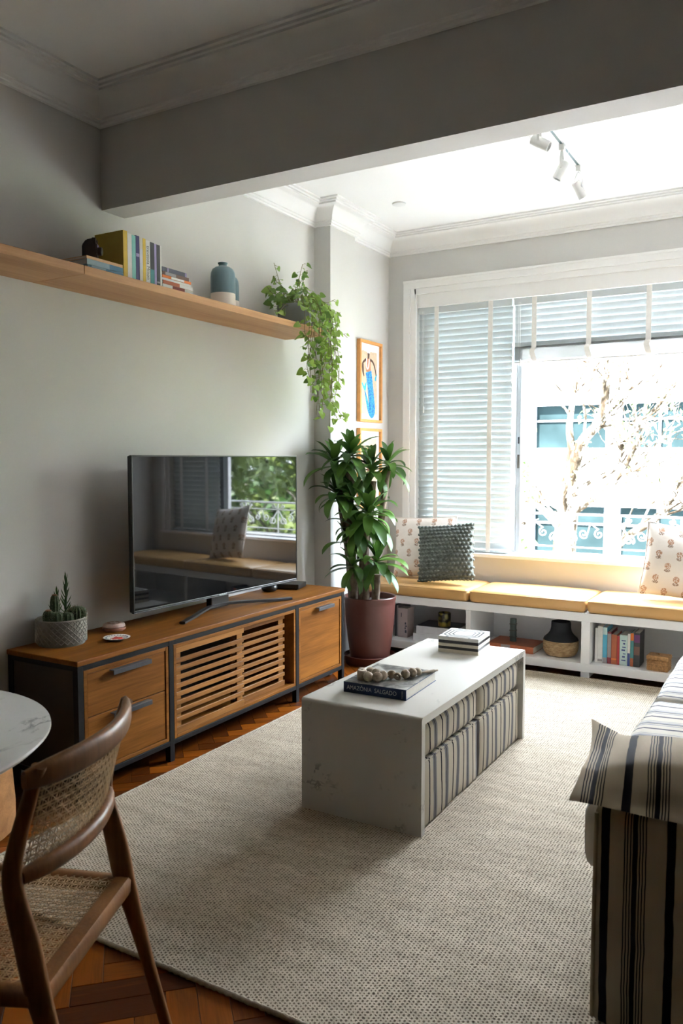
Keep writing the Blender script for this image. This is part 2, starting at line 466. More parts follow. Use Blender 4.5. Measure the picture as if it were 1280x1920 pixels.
def ell(cx, cz, rx, rz):
    a = mathn(ns, ls, 'POWER', mathn(ns, ls, 'DIVIDE', mathn(ns, ls, 'ABSOLUTE', mathn(ns, ls, 'SUBTRACT', fx, cx)), rx), 2.0)
    c = mathn(ns, ls, 'POWER', mathn(ns, ls, 'DIVIDE', mathn(ns, ls, 'ABSOLUTE', mathn(ns, ls, 'SUBTRACT', fz, cz)), rz), 2.0)
    return mathn(ns, ls, 'LESS_THAN', mathn(ns, ls, 'ADD', a, c), 1.0)
nz = node(ns, 'ShaderNodeTexNoise', Scale=170.0, Detail=1.0)
ls.new(tc.outputs['Object'], nz.inputs['Vector'])
holes = mathn(ns, ls, 'GREATER_THAN', nz.outputs['Fac'], 0.44)
bloom = mathn(ns, ls, 'MULTIPLY', ell(0, 0.009, 0.019, 0.020), holes)
leafm = mathn(ns, ls, 'MULTIPLY', ell(0, -0.019, 0.018, 0.010), holes)
m1 = ns.new('ShaderNodeMixRGB')
m1.inputs[1].default_value = c4((0.74, 0.68, 0.62))
m1.inputs[2].default_value = c4((0.44, 0.25, 0.16))
ls.new(bloom, m1.inputs[0])
m2 = ns.new('ShaderNodeMixRGB')
m2.inputs[2].default_value = c4((0.30, 0.21, 0.16))
ls.new(leafm, m2.inputs[0])
ls.new(m1.outputs[0], m2.inputs[1])
ls.new(m2.outputs[0], b.inputs['Base Color'])
n3 = node(ns, 'ShaderNodeTexNoise', Scale=7.0, Detail=3.0)
ls.new(tc.outputs['Object'], n3.inputs['Vector'])
bump(ns, ls, b, n3.outputs['Fac'], 0.5, 0.02)
# outdoors
plain('facade_white', (0.77, 0.77, 0.77), 0.9, noise=0.06, nscale=0.6)
plain('facade_band', (0.55, 0.56, 0.56), 0.9, noise=0.1, nscale=0.8)
plain('facade_glass', (0.0055, 0.0095, 0.0100), 0.6, noise=0.5, nscale=0.5, spec=0.0)
plain('facade_frame', (0.05, 0.06, 0.07), 0.6)
plain('street', (0.34, 0.335, 0.33), 0.95, noise=0.2, nscale=0.5)
plain('railing_white', (0.78, 0.78, 0.77), 0.5)
MT = MATS

# ------------------------------------------------------------------ mesh helpers
def bm_new():
    return bmesh.new()

def box(bm, x0, x1, y0, y1, z0, z1, bev=0.0, seg=2):
    t = bmesh.new()
    vs = [t.verts.new(p) for p in [(x0, y0, z0), (x1, y0, z0), (x1, y1, z0), (x0, y1, z0), (x0, y0, z1), (x1, y0, z1), (x1, y1, z1), (x0, y1, z1)]]
    for f in [(3, 2, 1, 0), (4, 5, 6, 7), (0, 1, 5, 4), (1, 2, 6, 5), (2, 3, 7, 6), (3, 0, 4, 7)]:
        t.faces.new([vs[i] for i in f])
    if bev:
        bmesh.ops.bevel(t, geom=t.edges[:], offset=bev, segments=seg, affect='EDGES', profile=0.5)
    merge(bm, t)
    return bm

def merge(bm, t, mat=None):
    me = bpy.data.meshes.new('tmp')
    if mat is not None:
        t.transform(mat)
    t.to_mesh(me)
    t.free()
    bm.from_mesh(me)
    bpy.data.meshes.remove(me)

def lathe(bm, prof, n=48, loc=(0, 0, 0), cap=True):
    """prof: list of (r, z) from bottom to top."""
    rings = []
    for r, z in prof:
        if r < 1e-6:
            rings.append([bm.verts.new((loc[0], loc[1], loc[2] + z))])
        else:
            rings.append([bm.verts.new((loc[0] + r * math.cos(2 * PI * i / n), loc[1] + r * math.sin(2 * PI * i / n), loc[2] + z)) for i in range(n)])
    for a, b in zip(rings[:-1], rings[1:]):
        for i in range(n):
            j = (i + 1) % n
            if len(a) == 1 and len(b) == 1:
                continue
            if len(a) == 1:
                bm.faces.new([a[0], b[j], b[i]])
            elif len(b) == 1:
                bm.faces.new([a[i], a[j], b[0]])
            else:
                bm.faces.new([a[i], a[j], b[j], b[i]])
    if cap:
        if len(rings[0]) > 1:
            bm.faces.new(rings[0][::-1])
        if len(rings[-1]) > 1:
            bm.faces.new(rings[-1])
    return bm

def sweep(bm, pts, rad, n=8, up=None, power=2.0, closed=False, cap=True):
    """tube along pts; rad: scalar, or per point (ra, rb): ra along 'side', rb along 'up'."""
    pts = [Vector(p) for p in pts]
    m = len(pts)
    if not isinstance(rad, list):
        rad = [rad] * m
    rings = []
    nrm = Vector(up) if up else None
    for i, p in enumerate(pts):
        if closed:
            t = pts[(i + 1) % m] - pts[i - 1]
        else:
            t = pts[min(i + 1, m - 1)] - pts[max(i - 1, 0)]
        if t.length < 1e-9:
            t = Vector((0, 0, 1))
        t.normalize()
        if nrm is None:
            nrm = t.orthogonal().normalized()
        if up:
            u = Vector(up)
            u = (u - t * u.dot(t))
            if u.length < 1e-6:
                u = t.orthogonal()
            u.normalize()
        else:
            u = (nrm - t * nrm.dot(t))
            if u.length < 1e-6:
                u = t.orthogonal()
            u.normalize()
            nrm = u
        s = t.cross(u)
        ra, rb = rad[i] if isinstance(rad[i], tuple) else (rad[i], rad[i])
        ring = []
        for k in range(n):
            a = 2 * PI * (k + 0.5) / n
            c, d = math.cos(a), math.sin(a)
            e = 2.0 / power
            ring.append(bm.verts.new(p + s * (ra * math.copysign(abs(c) ** e, c)) + u * (rb * math.copysign(abs(d) ** e, d))))
        rings.append(ring)
    pairs = list(zip(rings[:-1], rings[1:]))
    if closed:
        pairs.append((rings[-1], rings[0]))
    for a, b in pairs:
        for k in range(n):
            j = (k + 1) % n
            bm.faces.new([a[k], a[j], b[j], b[k]])
    if cap and not closed:
        bm.faces.new(rings[0][::-1])
        bm.faces.new(rings[-1])
    return bm

def smoothline(pts, sub=6):
    """Catmull-Rom through the points."""
    P = [Vector(p) for p in pts]
    out = []
    for i in range(len(P) - 1):
        p0, p1, p2, p3 = P[max(i - 1, 0)], P[i], P[i + 1], P[min(i + 2, len(P) - 1)]
        for k in range(sub):
            t = k / sub
            out.append(0.5 * ((2 * p1) + (p2 - p0) * t + (2 * p0 - 5 * p1 + 4 * p2 - p3) * t * t + (3 * p1 - p0 - 3 * p2 + p3) * t ** 3))
    out.append(P[-1])
    return out

def extrude_poly(bm, poly, z0, z1):
    a = [bm.verts.new((p[0], p[1], z0)) for p in poly]
    b = [bm.verts.new((p[0], p[1], z1)) for p in poly]
    n = len(poly)
    bm.faces.new(a[::-1])
    bm.faces.new(b)
    for i in range(n):
        j = (i + 1) % n
        bm.faces.new([a[i], a[j], b[j], b[i]])

def sphere(bm, loc, r, sub=2, scale=(1, 1, 1)):
    t = bmesh.new()
    bmesh.ops.create_icosphere(t, subdivisions=sub, radius=r)
    merge(bm, t, Matrix.Translation(loc) @ Matrix.Diagonal((*scale, 1)))

def finish(name, bm, mat, smooth=None, keep=False):
    me = bpy.data.meshes.new(name)
    bmesh.ops.recalc_face_normals(bm, faces=bm.faces[:])
    bm.to_mesh(me)
    bm.free()
    if mat:
        me.materials.append(MATS[mat])
    if smooth is not None:
        for p in me.polygons:
            p.use_smooth = True
        me.set_sharp_from_angle(angle=R(smooth))
    return me

def put(name, me, parent=None, loc=(0, 0, 0), rot=None, mtx=None):
    o = bpy.data.objects.new(name, me)
    COL.objects.link(o)
    if parent is not None:
        o.parent = parent
    if mtx is not None:
        o.matrix_local = mtx
    else:
        o.location = loc
        if rot:
            o.rotation_euler = rot
    return o

def obj(name, bm, mat, parent=None, loc=(0, 0, 0), rot=None, smooth=None, mtx=None):
    return put(name, finish(name, bm, mat, smooth), parent, loc, rot, mtx)

def tag(o, label, cat, group=None):
    o['label'] = label
    o['category'] = cat
    if group:
        o['group'] = group
    return o

def thing(name, label, cat, loc=(0, 0, 0), rot=(0, 0, 0), group=None, mtx=None):
    o = bpy.data.objects.new(name, None)
    o.empty_display_size = 0.1
    COL.objects.link(o)
    if mtx is not None:
        o.matrix_world = mtx
    else:
        o.location = loc
        o.rotation_euler = rot
    return tag(o, label, cat, group)

def struct(o, label=None):
    o['kind'] = 'structure'
    if label:
        o['label'] = label
    return o

def stuff(o, label=None):
    o['kind'] = 'stuff'
    if label:
        o['label'] = label
    return o

def axes(ex, ey, ez, loc):
    return Matrix(((ex[0], ey[0], ez[0], loc[0]), (ex[1], ey[1], ez[1], loc[1]), (ex[2], ey[2], ez[2], loc[2]), (0, 0, 0, 1)))

def text_mesh(s, size, extrude=0.0004, mat='text_white', squeeze=1.0, space=1.0):
    cu = bpy.data.curves.new('lettering', 'FONT')
    cu.body = s
    cu.size = size
    cu.extrude = extrude
    cu.align_x = 'CENTER'
    cu.align_y = 'CENTER'
    cu.space_character = space
    o = bpy.data.objects.new('lettering', cu)
    COL.objects.link(o)
    dg = bpy.context.evaluated_depsgraph_get()
    me = bpy.data.meshes.new_from_object(o.evaluated_get(dg))
    bpy.data.objects.remove(o)
    bpy.data.curves.remove(cu)
    for v in me.vertices:
        v.co.x *= squeeze
    me.materials.clear()
    me.materials.append(MATS[mat])
    return me

# ------------------------------------------------------------------ dimensions
YB, ZB, TB = 2.814, 2.577, 0.147     # beam
ZC = 3.10                            # ceiling
YW = 5.68                            # window wall
XR, YK = 3.56, -2.6                  # right wall, wall behind the camera

# ------------------------------------------------------------------ room shell
bm = bm_new(); box(bm, -0.2, XR + 0.2, YK - 0.2, YW + 0.2, -0.2, -0.012)
floor = struct(obj('floor', bm, 'joint_dark'), 'herringbone parquet floor in reddish brown wood')
bm = bm_new(); box(bm, -0.2, 0, YK - 0.2, YW + 0.2, -0.012, ZC)
struct(obj('wall_left', bm, 'wall_paint'), 'greige painted wall behind the television')
bm = bm_new(); box(bm, 0, 0.13, 4.71, 5.045, -0.012, ZC)
struct(obj('wall_column', bm, 'wall_paint'), 'shallow column projecting from the left wall')
bm = bm_new(); box(bm, 0, 0.075, 5.045, YW, -0.012, ZC)
struct(obj('wall_alcove', bm, 'wall_paint'), 'wall strip beside the window carrying the framed prints')
bm = bm_new(); box(bm, XR, XR + 0.2, YB + TB, YW + 0.2, -0.012, ZC)
struct(obj('wall_right', bm, 'wall_paint'))
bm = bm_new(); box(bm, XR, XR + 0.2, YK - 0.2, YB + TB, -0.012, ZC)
struct(obj('wall_dining', bm, 'wall_dark_unseen'), 'unseen wall on the camera side of the beam, darkened to cut bounce light')
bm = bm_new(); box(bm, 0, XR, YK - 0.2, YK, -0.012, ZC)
struct(obj('wall_back', bm, 'wall_dark_unseen'))
bm = bm_new(); box(bm, -0.2, XR + 0.2, YK - 0.2, YW + 0.2, ZC, ZC + 0.2)
struct(obj('ceiling', bm, 'ceiling_paint'))
bm = bm_new(); box(bm, 0, XR, YB, YB + TB, ZB, ZC)
struct(obj('wall_beam', bm, 'wall_paint'), 'deep ceiling beam crossing the room')
# window wall with its opening
WX0, WX1, WZ0, WZ1 = 0.311, 3.30, 0.68, 2.66
bm = bm_new()
box(bm, 0.0, WX0, YW, YW + 0.2, -0.012, ZC)
box(bm, WX1, XR, YW, YW + 0.2, -0.012, ZC)
box(bm, WX0, WX1, YW, YW + 0.2, -0.012, WZ0)
box(bm, WX0, WX1, YW, YW + 0.2, WZ1, ZC)
struct(obj('wall_window', bm, 'wall_paint'), 'wall with the wide window above the bench')

def cornice(name, path, room_left=False):
    """mitred plaster cornice; path runs with the room on its right-hand side."""
    prof = [(0.0, 2.952), (0.016, 2.952), (0.016, 2.964), (0.024, 2.967), (0.024, 2.979), (0.033, 2.982), (0.033, 2.992)]
    for k in range(1, 9):
        a = k / 8 * PI / 2
        prof.append((0.033 + 0.072 * (1 - math.cos(a)), 2.992 + 0.074 * math.sin(a)))
    prof += [(0.105, 3.076), (0.118, 3.078), (0.118, 3.088), (0.135, 3.09), (0.135, 3.1), (0.0, 3.1)]
    P = [Vector((p[0], p[1])) for p in path]
    bm = bm_new()
    rings = []
    for i, p in enumerate(P):
        ns_ = []
        if i > 0:
            d = (P[i] - P[i - 1]).normalized(); ns_.append(Vector((d.y, -d.x)))
        if i < len(P) - 1:
            d = (P[i + 1] - P[i]).normalized(); ns_.append(Vector((d.y, -d.x)))
        if len(ns_) == 2:
            mvec = (ns_[0] + ns_[1]) / (1 + ns_[0].dot(ns_[1]))
        else:
            mvec = ns_[0]
        rings.append([bm.verts.new((p.x + mvec.x * o_, p.y + mvec.y * o_, z)) for o_, z in prof])
    for a, b in zip(rings[:-1], rings[1:]):
        for k in range(len(prof)):
            j = (k + 1) % len(prof)
            bm.faces.new([a[k], a[j], b[j], b[k]])
    bm.faces.new(rings[0]); bm.faces.new(rings[-1][::-1])
    return struct(obj(name, bm, 'white_paint', smooth=25))
cornice('trim_1', [(0, YK), (0, YB), (XR, YB)])
cornice('trim_2', [(0, YB + TB), (0, 4.71), (0.13, 4.71), (0.13, 5.045), (0.075, 5.045), (0.075, YW), (XR, YW)])
bm = bm_new()
lathe(bm, [(0.035, 0.0), (0.045, 0.004), (0.045, 0.012)], 24)
tag(obj('recessed_downlight', bm, 'spot_white', loc=(0.52, 4.95, ZC - 0.012), smooth=30), 'small round white downlight set in the far ceiling', 'light')

# parquet: herringbone at 45 degrees
pw, pl = 0.08, 0.32
def plank_mesh():
    bm = bm_new(); box(bm, -pw / 2 + 0.0009, pw / 2 - 0.0009, -pl / 2 + 0.0009, pl / 2 - 0.0009, -0.012, 0.0, 0.0006, 1)
    return finish('plank', bm, 'parquet')
pm = plank_mesh()
rest = bm_new()
npl = 0
def plank_at(u, v, along_u):
    """centre in the rotated frame"""
    global npl
    a = R(45)
    x = u * math.cos(a) - v * math.sin(a)
    y = u * math.sin(a) + v * math.cos(a)
    rz = a + (R(90) if along_u else 0) - R(0)
    if not (-0.2 < x < XR + 0.2 and YK - 0.2 < y < YW + 0.1):
        return
    near = (1.0 < x < 2.6 and 0.95 < y < 1.75) or (0.38 < x < 0.62 and 1.5 < y < 4.7) or (0.2 < x < 0.9 and 4.4 < y < 5.3) or (0.2 < x < 1.2 and 1.3 < y < 2.3)
    if near and npl < 300:
        put('plank', pm, floor, (x, y, 0), (0, 0, rz))
        npl += 1
    else:
        t = bmesh.new(); t.from_mesh(pm)
        merge(rest, t, Matrix.Translation((x, y, 0)) @ Matrix.Rotation(rz, 4, 'Z'))
k = int(pl / pw)
for i in range(-62, 84):
    for j in range(-14, 14):
        # herringbone lattice: step (pw,pw) along the zigzag, repeat every 2*pl across
        u0, v0 = i * pw + j * pl, i * pw - j * pl
        plank_at(u0 + pl / 2, v0 + pw / 2, True)
        plank_at(u0 + pl + pw / 2 - pl, v0 + pw + pl / 2, False)
stuff(obj('plank', rest, 'parquet', floor))
# baseboards
bm = bm_new(); box(bm, 0, 0.012, YK, 4.71, 0, 0.09, 0.003); struct(obj('baseboard_left', bm, 'white_paint'))

# ------------------------------------------------------------------ window
win = bpy.data.objects.new('window_1', None); COL.objects.link(win); struct(win, 'wide white window with sliding sashes')
def wpart(name, mat, *boxes, bev=0.003, parent=None, smooth=None):
    bm = bm_new()
    for b_ in boxes:
        box(bm, *b_, bev)
    return obj(name, bm, mat, parent or win, smooth=smooth)
# stepped casing around the opening
wpart('casing', 'white_paint', (0.212, 0.27, YW - 0.022, YW, 0.70, 2.69), (0.27, 0.318, YW - 0.014, YW, 0.70, 2.69))
wpart('casing', 'white_paint', (0.212, WX1 + 0.1, YW - 0.022, YW, 2.69, 2.75), (0.212, WX1 + 0.1, YW - 0.03, YW, 2.735, 2.752), (0.30, WX1 + 0.01, YW - 0.014, YW, 2.645, 2.69))
wpart('casing', 'white_paint', (WX1 + 0.05, WX1 + 0.1, YW - 0.022, YW, 0.70, 2.69), (WX1 - 0.005, WX1 + 0.05, YW - 0.014, YW, 0.70, 2.69))
wpart('valance', 'white_paint', (0.313, WX1 - 0.002, YW + 0.0, YW + 0.018, 2.548, 2.66))
wpart('window_sill', 'white_paint', (0.2, WX1 + 0.1, YW - 0.045, YW + 0.0, 0.675, 0.70), (0.312, WX1 - 0.001, YW, YW + 0.2, 0.681, 0.70))
wpart('window_frame', 'white_paint', (0.312, 0.345, 5.76, 5.86, 0.70, 2.66), (WX1 - 0.035, WX1 - 0.001, 5.76, 5.86, 0.70, 2.66), (0.345, WX1 - 0.035, 5.76, 5.86, 2.60, 2.66), (0.345, WX1 - 0.035, 5.76, 5.86, 0.70, 0.715))
def sash(x0, x1, sx):
    """fixed sash between x0 and x1; sx = the side of its meeting stile"""
    st = wpart('sash_stile', 'aluminium', (sx - 0.034, sx - 0.001, 5.775, 5.815, 0.715, 2.60), (sx + 0.001, sx + 0.033, 5.781, 5.815, 0.715, 2.60))
    a_, b_ = (x0, sx - 0.034) if sx > (x0 + x1) / 2 else (sx + 0.033, x1)
    e = a_ if a_ == x0 else b_ - 0.04
    wpart('sash_rail', 'white_paint', (a_, b_, 5.785, 5.81, 0.715, 0.745), (a_, b_, 5.785, 5.81, 2.565, 2.60), (e, e + 0.04, 5.785, 5.81, 0.745, 2.565))
    wpart('pane', 'window_glass', (a_ + (0.04 if e == a_ else 0), b_ - (0.04 if e != a_ else 0), 5.795, 5.80, 0.745, 2.565), bev=0.0)
    return st
st = sash(0.345, 1.11, 1.079)
sash(2.60, WX1 - 0.035, 2.63)
wpart('lock', 'brass_dark', (1.087, 1.106, 5.776, 5.782, 1.33, 1.43), parent=st)
wpart('latch', 'black_metal', (1.092, 1.102, 5.774, 5.782, 1.51, 1.56), parent=st)
wpart('wand', 'spot_white', (1.066, 1.084, 5.755, 5.762, 1.21, 1.27), parent=st)

def blind(name, label, x0, x1, ztop, slats, tapes, bottom, stack=None):
    yb = 5.725
    t = thing(name, label, 'blind', ((x0 + x1) / 2, yb, bottom))
    cx = (x0 + x1) / 2
    w = (x1 - x0) - 0.006
    bm = bm_new()
    # slightly cupped slat, 50 mm deep, built flat; inner edge is -y
    n = 6
    prof = []
    for i in range(n + 1):
        q = -1 + 2 * i / n
        prof.append((0.025 * q, 0.003 * (1 - q * q)))
    tw = 0.0012
    top = [[bm.verts.new((sx, p[0], p[1] + tw)) for p in prof] for sx in (-w / 2, w / 2)]
    bot = [[bm.verts.new((sx, p[0], p[1])) for p in prof] for sx in (-w / 2, w / 2)]
    for i in range(n):
        bm.faces.new([top[0][i], top[1][i], top[1][i + 1], top[0][i + 1]])
        bm.faces.new([bot[0][i + 1], bot[1][i + 1], bot[1][i], bot[0][i]])
    for s_ in (0, 1):
        for i in range(n):
            bm.faces.new([bot[s_][i], bot[s_][i + 1], top[s_][i + 1], top[s_][i]])
    for i in (0, n):
        bm.faces.new([bot[0][i], bot[1][i], top[1][i], top[0][i]])
    sm = finish('slat', bm, 'blind_slat', 40)
    for z, tilt in slats:
        put('slat', sm, t, (random.uniform(-0.0015, 0.0015), 0, z - bottom), (tilt, 0, 0))
    bm = bm_new(); box(bm, -w / 2, w / 2, -0.026, 0.026, ztop - bottom - 0.05, ztop - bottom, 0.003); obj('head_rail', bm, 'blind_slat', t)
    bm = bm_new(); box(bm, -w / 2, w / 2, -0.026, 0.026, 0.0, 0.014, 0.003); obj('bottom_rail', bm, 'blind_slat' if not stack else 'white_lacquer', t)
    for xt in tapes:
        bm = bm_new()
        if stack:
            z1 = stack - bottom
            pts = [(xt - cx, -0.031, ztop - bottom), (xt - cx, -0.031, z1 + 0.01), (xt - cx + 0.002, -0.045, z1 - 0.02), (xt - cx - 0.008, -0.052, z1 - 0.045), (xt - cx + 0.008, -0.048, 0.02), (xt - cx + 0.012, -0.034, -0.012)]
            sweep(bm, smoothline(pts, 4), [(0.0185, 0.0008)] * 21, 6, up=(0, -1, 0.2), power=4)
        else:
            sweep(bm, [(xt - cx, -0.030, ztop - bottom), (xt - cx, -0.030, 0.0)], [(0.0185, 0.0008)] * 2, 6, up=(0, -1, 0), power=4)
        obj('ladder_tape', bm, 'tape_cloth', t)
    bm = bm_new()
    for dx in (-0.012, 0.0):
        sweep(bm, [(-w / 2 + 0.05 + dx, -0.032, ztop - bottom - 0.03), (-w / 2 + 0.05 + dx, -0.032, ztop - bottom - 0.75 if not stack else 0.02)], 0.0012, 5)
    lathe(bm, [(0.003, 0), (0.006, 0.01), (0.004, 0.05)], 10, (-w / 2 + 0.05, -0.032, ztop - bottom - 0.80 if not stack else -0.02))
    obj('pull_cord', bm, 'spot_white', t)
    return t
TL = R(-62)
sl = []
z = 2.484
while z > 0.735:
    f = (z - 0.73) / 1.8
    sl.append((z, R(-65) - R(11) * f))
    z -= 0.0455
sl0 = sl
blind('venetian_blind', 'pale blue slatted blind lowered over the left sash', 0.318, 1.062, 2.55, sl, [0.474, 0.90], 0.708)
sl = [(2.484 - 0.0455 * i, R(-78)) for i in range(7)]
zb = 2.10
sl += [(zb + 0.0045 + i * 0.0042, R(-3)) for i in range(24)]
blind('venetian_blind', 'pale blue slatted blind raised halfway with slats bunched below', 1.072, 2.645, 2.55, sl, [1.224, 1.606, 1.994, 2.385], 2.083, stack=2.205)
blind('venetian_blind', 'pale blue slatted blind lowered over the right sash beyond the sofa', 2.655, 3.293, 2.55, sl0, [2.80, 3.15], 0.708)

# ------------------------------------------------------------------ window bench and cushions
bench = thing('window_bench', 'white lacquered low shelf bench running under the window', 'bench', (1.8, 5.42, 0))
def bp(name, *a, mat='white_lacquer', bev=0.002):
    bm = bm_new(); box(bm, a[0] - 1.8, a[1] - 1.8, a[2] - 5.42, a[3] - 5.42, a[4], a[5], bev); return obj(name, bm, mat, bench)
BF = 5.18
bp('bench_top', 0.085, 3.54, BF, 5.675, 0.362, 0.418)
bp('bottom_shelf', 0.085, 3.54, BF, 5.675, 0.036, 0.09)
bp('back_panel', 0.085, 3.54, 5.655, 5.675, 0.09, 0.362)
for xa, xb in [(0.085, 0.12), (0.932, 0.968), (1.717, 1.772), (2.52, 2.556), (3.505, 3.54)]:
    bp('divider', xa, xb, BF + 0.001, 5.655, 0.09, 0.362)
    bp('foot', xa, xb, BF + 0.001, 5.60, 0.0, 0.036)
bp('plinth', 0.12, 3.505, 5.60, 5.62, 0.0, 0.036, mat='dark_interior')

def cushion(name, label, x0, x1, y0, y1, z0, z1, mat, group=None, r=0.028):
    """seat pad with softly crowned faces and a seam"""
    t = thing(name, label, 'cushion', ((x0 + x1) / 2, (y0 + y1) / 2, z0), group=group)
    w, d, h = x1 - x0, y1 - y0, z1 - z0
    bm = bm_new(); box(bm, -w / 2, w / 2, -d / 2, d / 2, 0, h, r, 4)
    bmesh.ops.subdivide_edges(bm, edges=[e for e in bm.edges if e.calc_length() > 0.2], cuts=7, use_grid_fill=True)
    for v in bm.verts:
        u, q = v.co.x / (w / 2), v.co.y / (d / 2)
        k_ = max(0, 1 - u ** 4) * max(0, 1 - q ** 4)
        if v.co.z > h * 0.6:
            v.co.z += 0.010 * k_
        k2 = max(0, 1 - u ** 4) * (1 - abs(v.co.z / h * 2 - 1) ** 2)
        v.co.y += 0.004 * k2 * (1 if q > 0 else -1) * (abs(q) > 0.9)
    o = obj('pad', bm, mat, t, smooth=60)
    bm = bm_new()
    ring = []
    rr = r
    for cxx, cyy, a0 in [(w / 2 - rr, d / 2 - rr, 0), (-w / 2 + rr, d / 2 - rr, 90), (-w / 2 + rr, -d / 2 + rr, 180), (w / 2 - rr, -d / 2 + rr, 270)]:
        for i in range(5):
            a = R(a0 + i * 22.5)
            ring.append((cxx + (rr - 0.004) * math.cos(a), cyy + (rr - 0.004) * math.sin(a), h - 0.011))
    sweep(bm, ring, 0.0035, 6, up=(0, 0, 1), closed=True)
    obj('piping', bm, mat, o, smooth=60)
    return t
G = 'mustard pads on the window bench'
cushion('bench_cushion', 'mustard leather bench pad under the grey knitted pillow', 0.10, 0.947, 5.168, 5.655, 0.4185, 0.502, 'mustard_leather', G)
cushion('bench_cushion', 'empty mustard leather bench pad in the middle of the bench', 0.955, 1.742, 5.168, 5.655, 0.4185, 0.502, 'mustard_leather', G)
cushion('bench_cushion', 'mustard leather bench pad under the printed pillow at right', 1.750, 2.56, 5.168, 5.655, 0.4185, 0.502, 'mustard_leather', G)
cushion('bench_cushion', 'mustard leather bench pad at the far right end beyond the sofa', 2.568, 3.48, 5.168, 5.655, 0.4185, 0.502, 'mustard_leather', G)

def pillow_mesh(w, h, t, n=22, pinch=0.06, name='pillow'):
    """soft square pillow in the xz plane, thickness along y, base at z=0"""
    bm = bm_new()
    grid = {}
    def shape(u, v):
        x = w / 2 * u * (1 - pinch * (1 - v * v) * abs(u) ** 3 * 1.0)
        z = h / 2 * v * (1 - pinch * (1 - u * u) * abs(v) ** 3 * 1.0)
        k = max(0.0, (1 - u ** 2)) ** 0.55 * max(0.0, (1 - v ** 2)) ** 0.55
        return x, z, t / 2 * k
    for s_ in (-1, 1):
        for i in range(n + 1):
            for j in range(n + 1):
                u, v = -1 + 2 * i / n, -1 + 2 * j / n
                edge = i in (0, n) or j in (0, n)
                if edge and s_ == 1:
                    grid[s_, i, j] = grid[-1, i, j]
                    continue
                x, z, y = shape(math.sin(u * PI / 2) * 0.35 + u * 0.65, math.sin(v * PI / 2) * 0.35 + v * 0.65)
                grid[s_, i, j] = bm.verts.new((x, s_ * y, z + h / 2))
        for i in range(n):
            for j in range(n):
                f = [grid[s_, i, j], grid[s_, i + 1, j], grid[s_, i + 1, j + 1], grid[s_, i, j + 1]]
                bm.faces.new(f if s_ == -1 else f[::-1])
    return bm

def place_lean(loc, lean, rz, roll=0.0):
    return Matrix.Translation(loc) @ Matrix.Rotation(rz, 4, 'Z') @ Matrix.Rotation(lean, 4, 'X') @ Matrix.Rotation(roll, 4, 'Y')

def printed_pillow(label, mtx, w, h):
    t = thing('printed_pillow', label, 'pillow', mtx=mtx, group='flower printed pillows')
    o = obj('pillow_cover', pillow_mesh(w, h, 0.15), 'printed_cotton', t, smooth=80)
    bm = bm_new()
    pin = 0.06
    ring = []
    for a, b_, c_, d_ in [(-1, -1, 1, -1), (1, -1, 1, 1), (1, 1, -1, 1), (-1, 1, -1, -1)]:
        for i in range(12):
            u, v = a + (c_ - a) * i / 12, b_ + (d_ - b_) * i / 12
            u, v = math.sin(u * PI / 2) * 0.35 + u * 0.65, math.sin(v * PI / 2) * 0.35 + v * 0.65
            ring.append((w / 2 * u * (1 - pin * (1 - v * v) * abs(u) ** 3), 0, h / 2 * v * (1 - pin * (1 - u * u) * abs(v) ** 3) + h / 2))
    sweep(bm, ring, 0.004, 6, up=(0, 1, 0), closed=True)
    obj('piping', bm, 'printed_cotton', o, smooth=80)
printed_pillow('cream pillow with brown flower motifs behind the grey knitted pillow', place_lean((0.49, 5.455, 0.518), R(-13), R(3), R(-3)), 0.49, 0.46)
printed_pillow('cream pillow with brown flower motifs leaning at right of the bench', place_lean((2.27, 5.40, 0.518), R(-16), R(12), R(7)), 0.50, 0.47)
t = thing('knitted_pillow', 'dark grey chunky bobble-knit pillow on the bench', 'pillow', mtx=place_lean((0.730, 5.305, 0.528), R(-14), R(0), R(-6)))
obj('pillow_cover', pillow_mesh(0.43, 0.41, 0.13), 'grey_knit', t, smooth=80)
bm = bm_new()
nb = 15
for s_ in (-1, 1):
    for i in range(nb):
        for j in range(nb):
            u = -0.97 + 1.94 * (i + (0.25 if j % 2 else -0.25) + 0.25) / (nb - 0.5)
            v = -0.97 + 1.94 * j / (nb - 1)
            u = max(-0.98, min(0.98, u))
            x = 0.43 / 2 * u * (1 - 0.06 * (1 - v * v) * abs(u) ** 3)
            z_ = 0.41 / 2 * v * (1 - 0.06 * (1 - u * u) * abs(v) ** 3)
            y = 0.13 / 2 * max(0, 1 - u * u) ** 0.55 * max(0, 1 - v * v) ** 0.55
            sphere(bm, (x, s_ * y, z_ + 0.205), 0.0150 * random.uniform(0.88, 1.1), 1, (1, 0.8, 0.85))
stuff(obj('bobbles', bm, 'grey_knit', t, smooth=80))

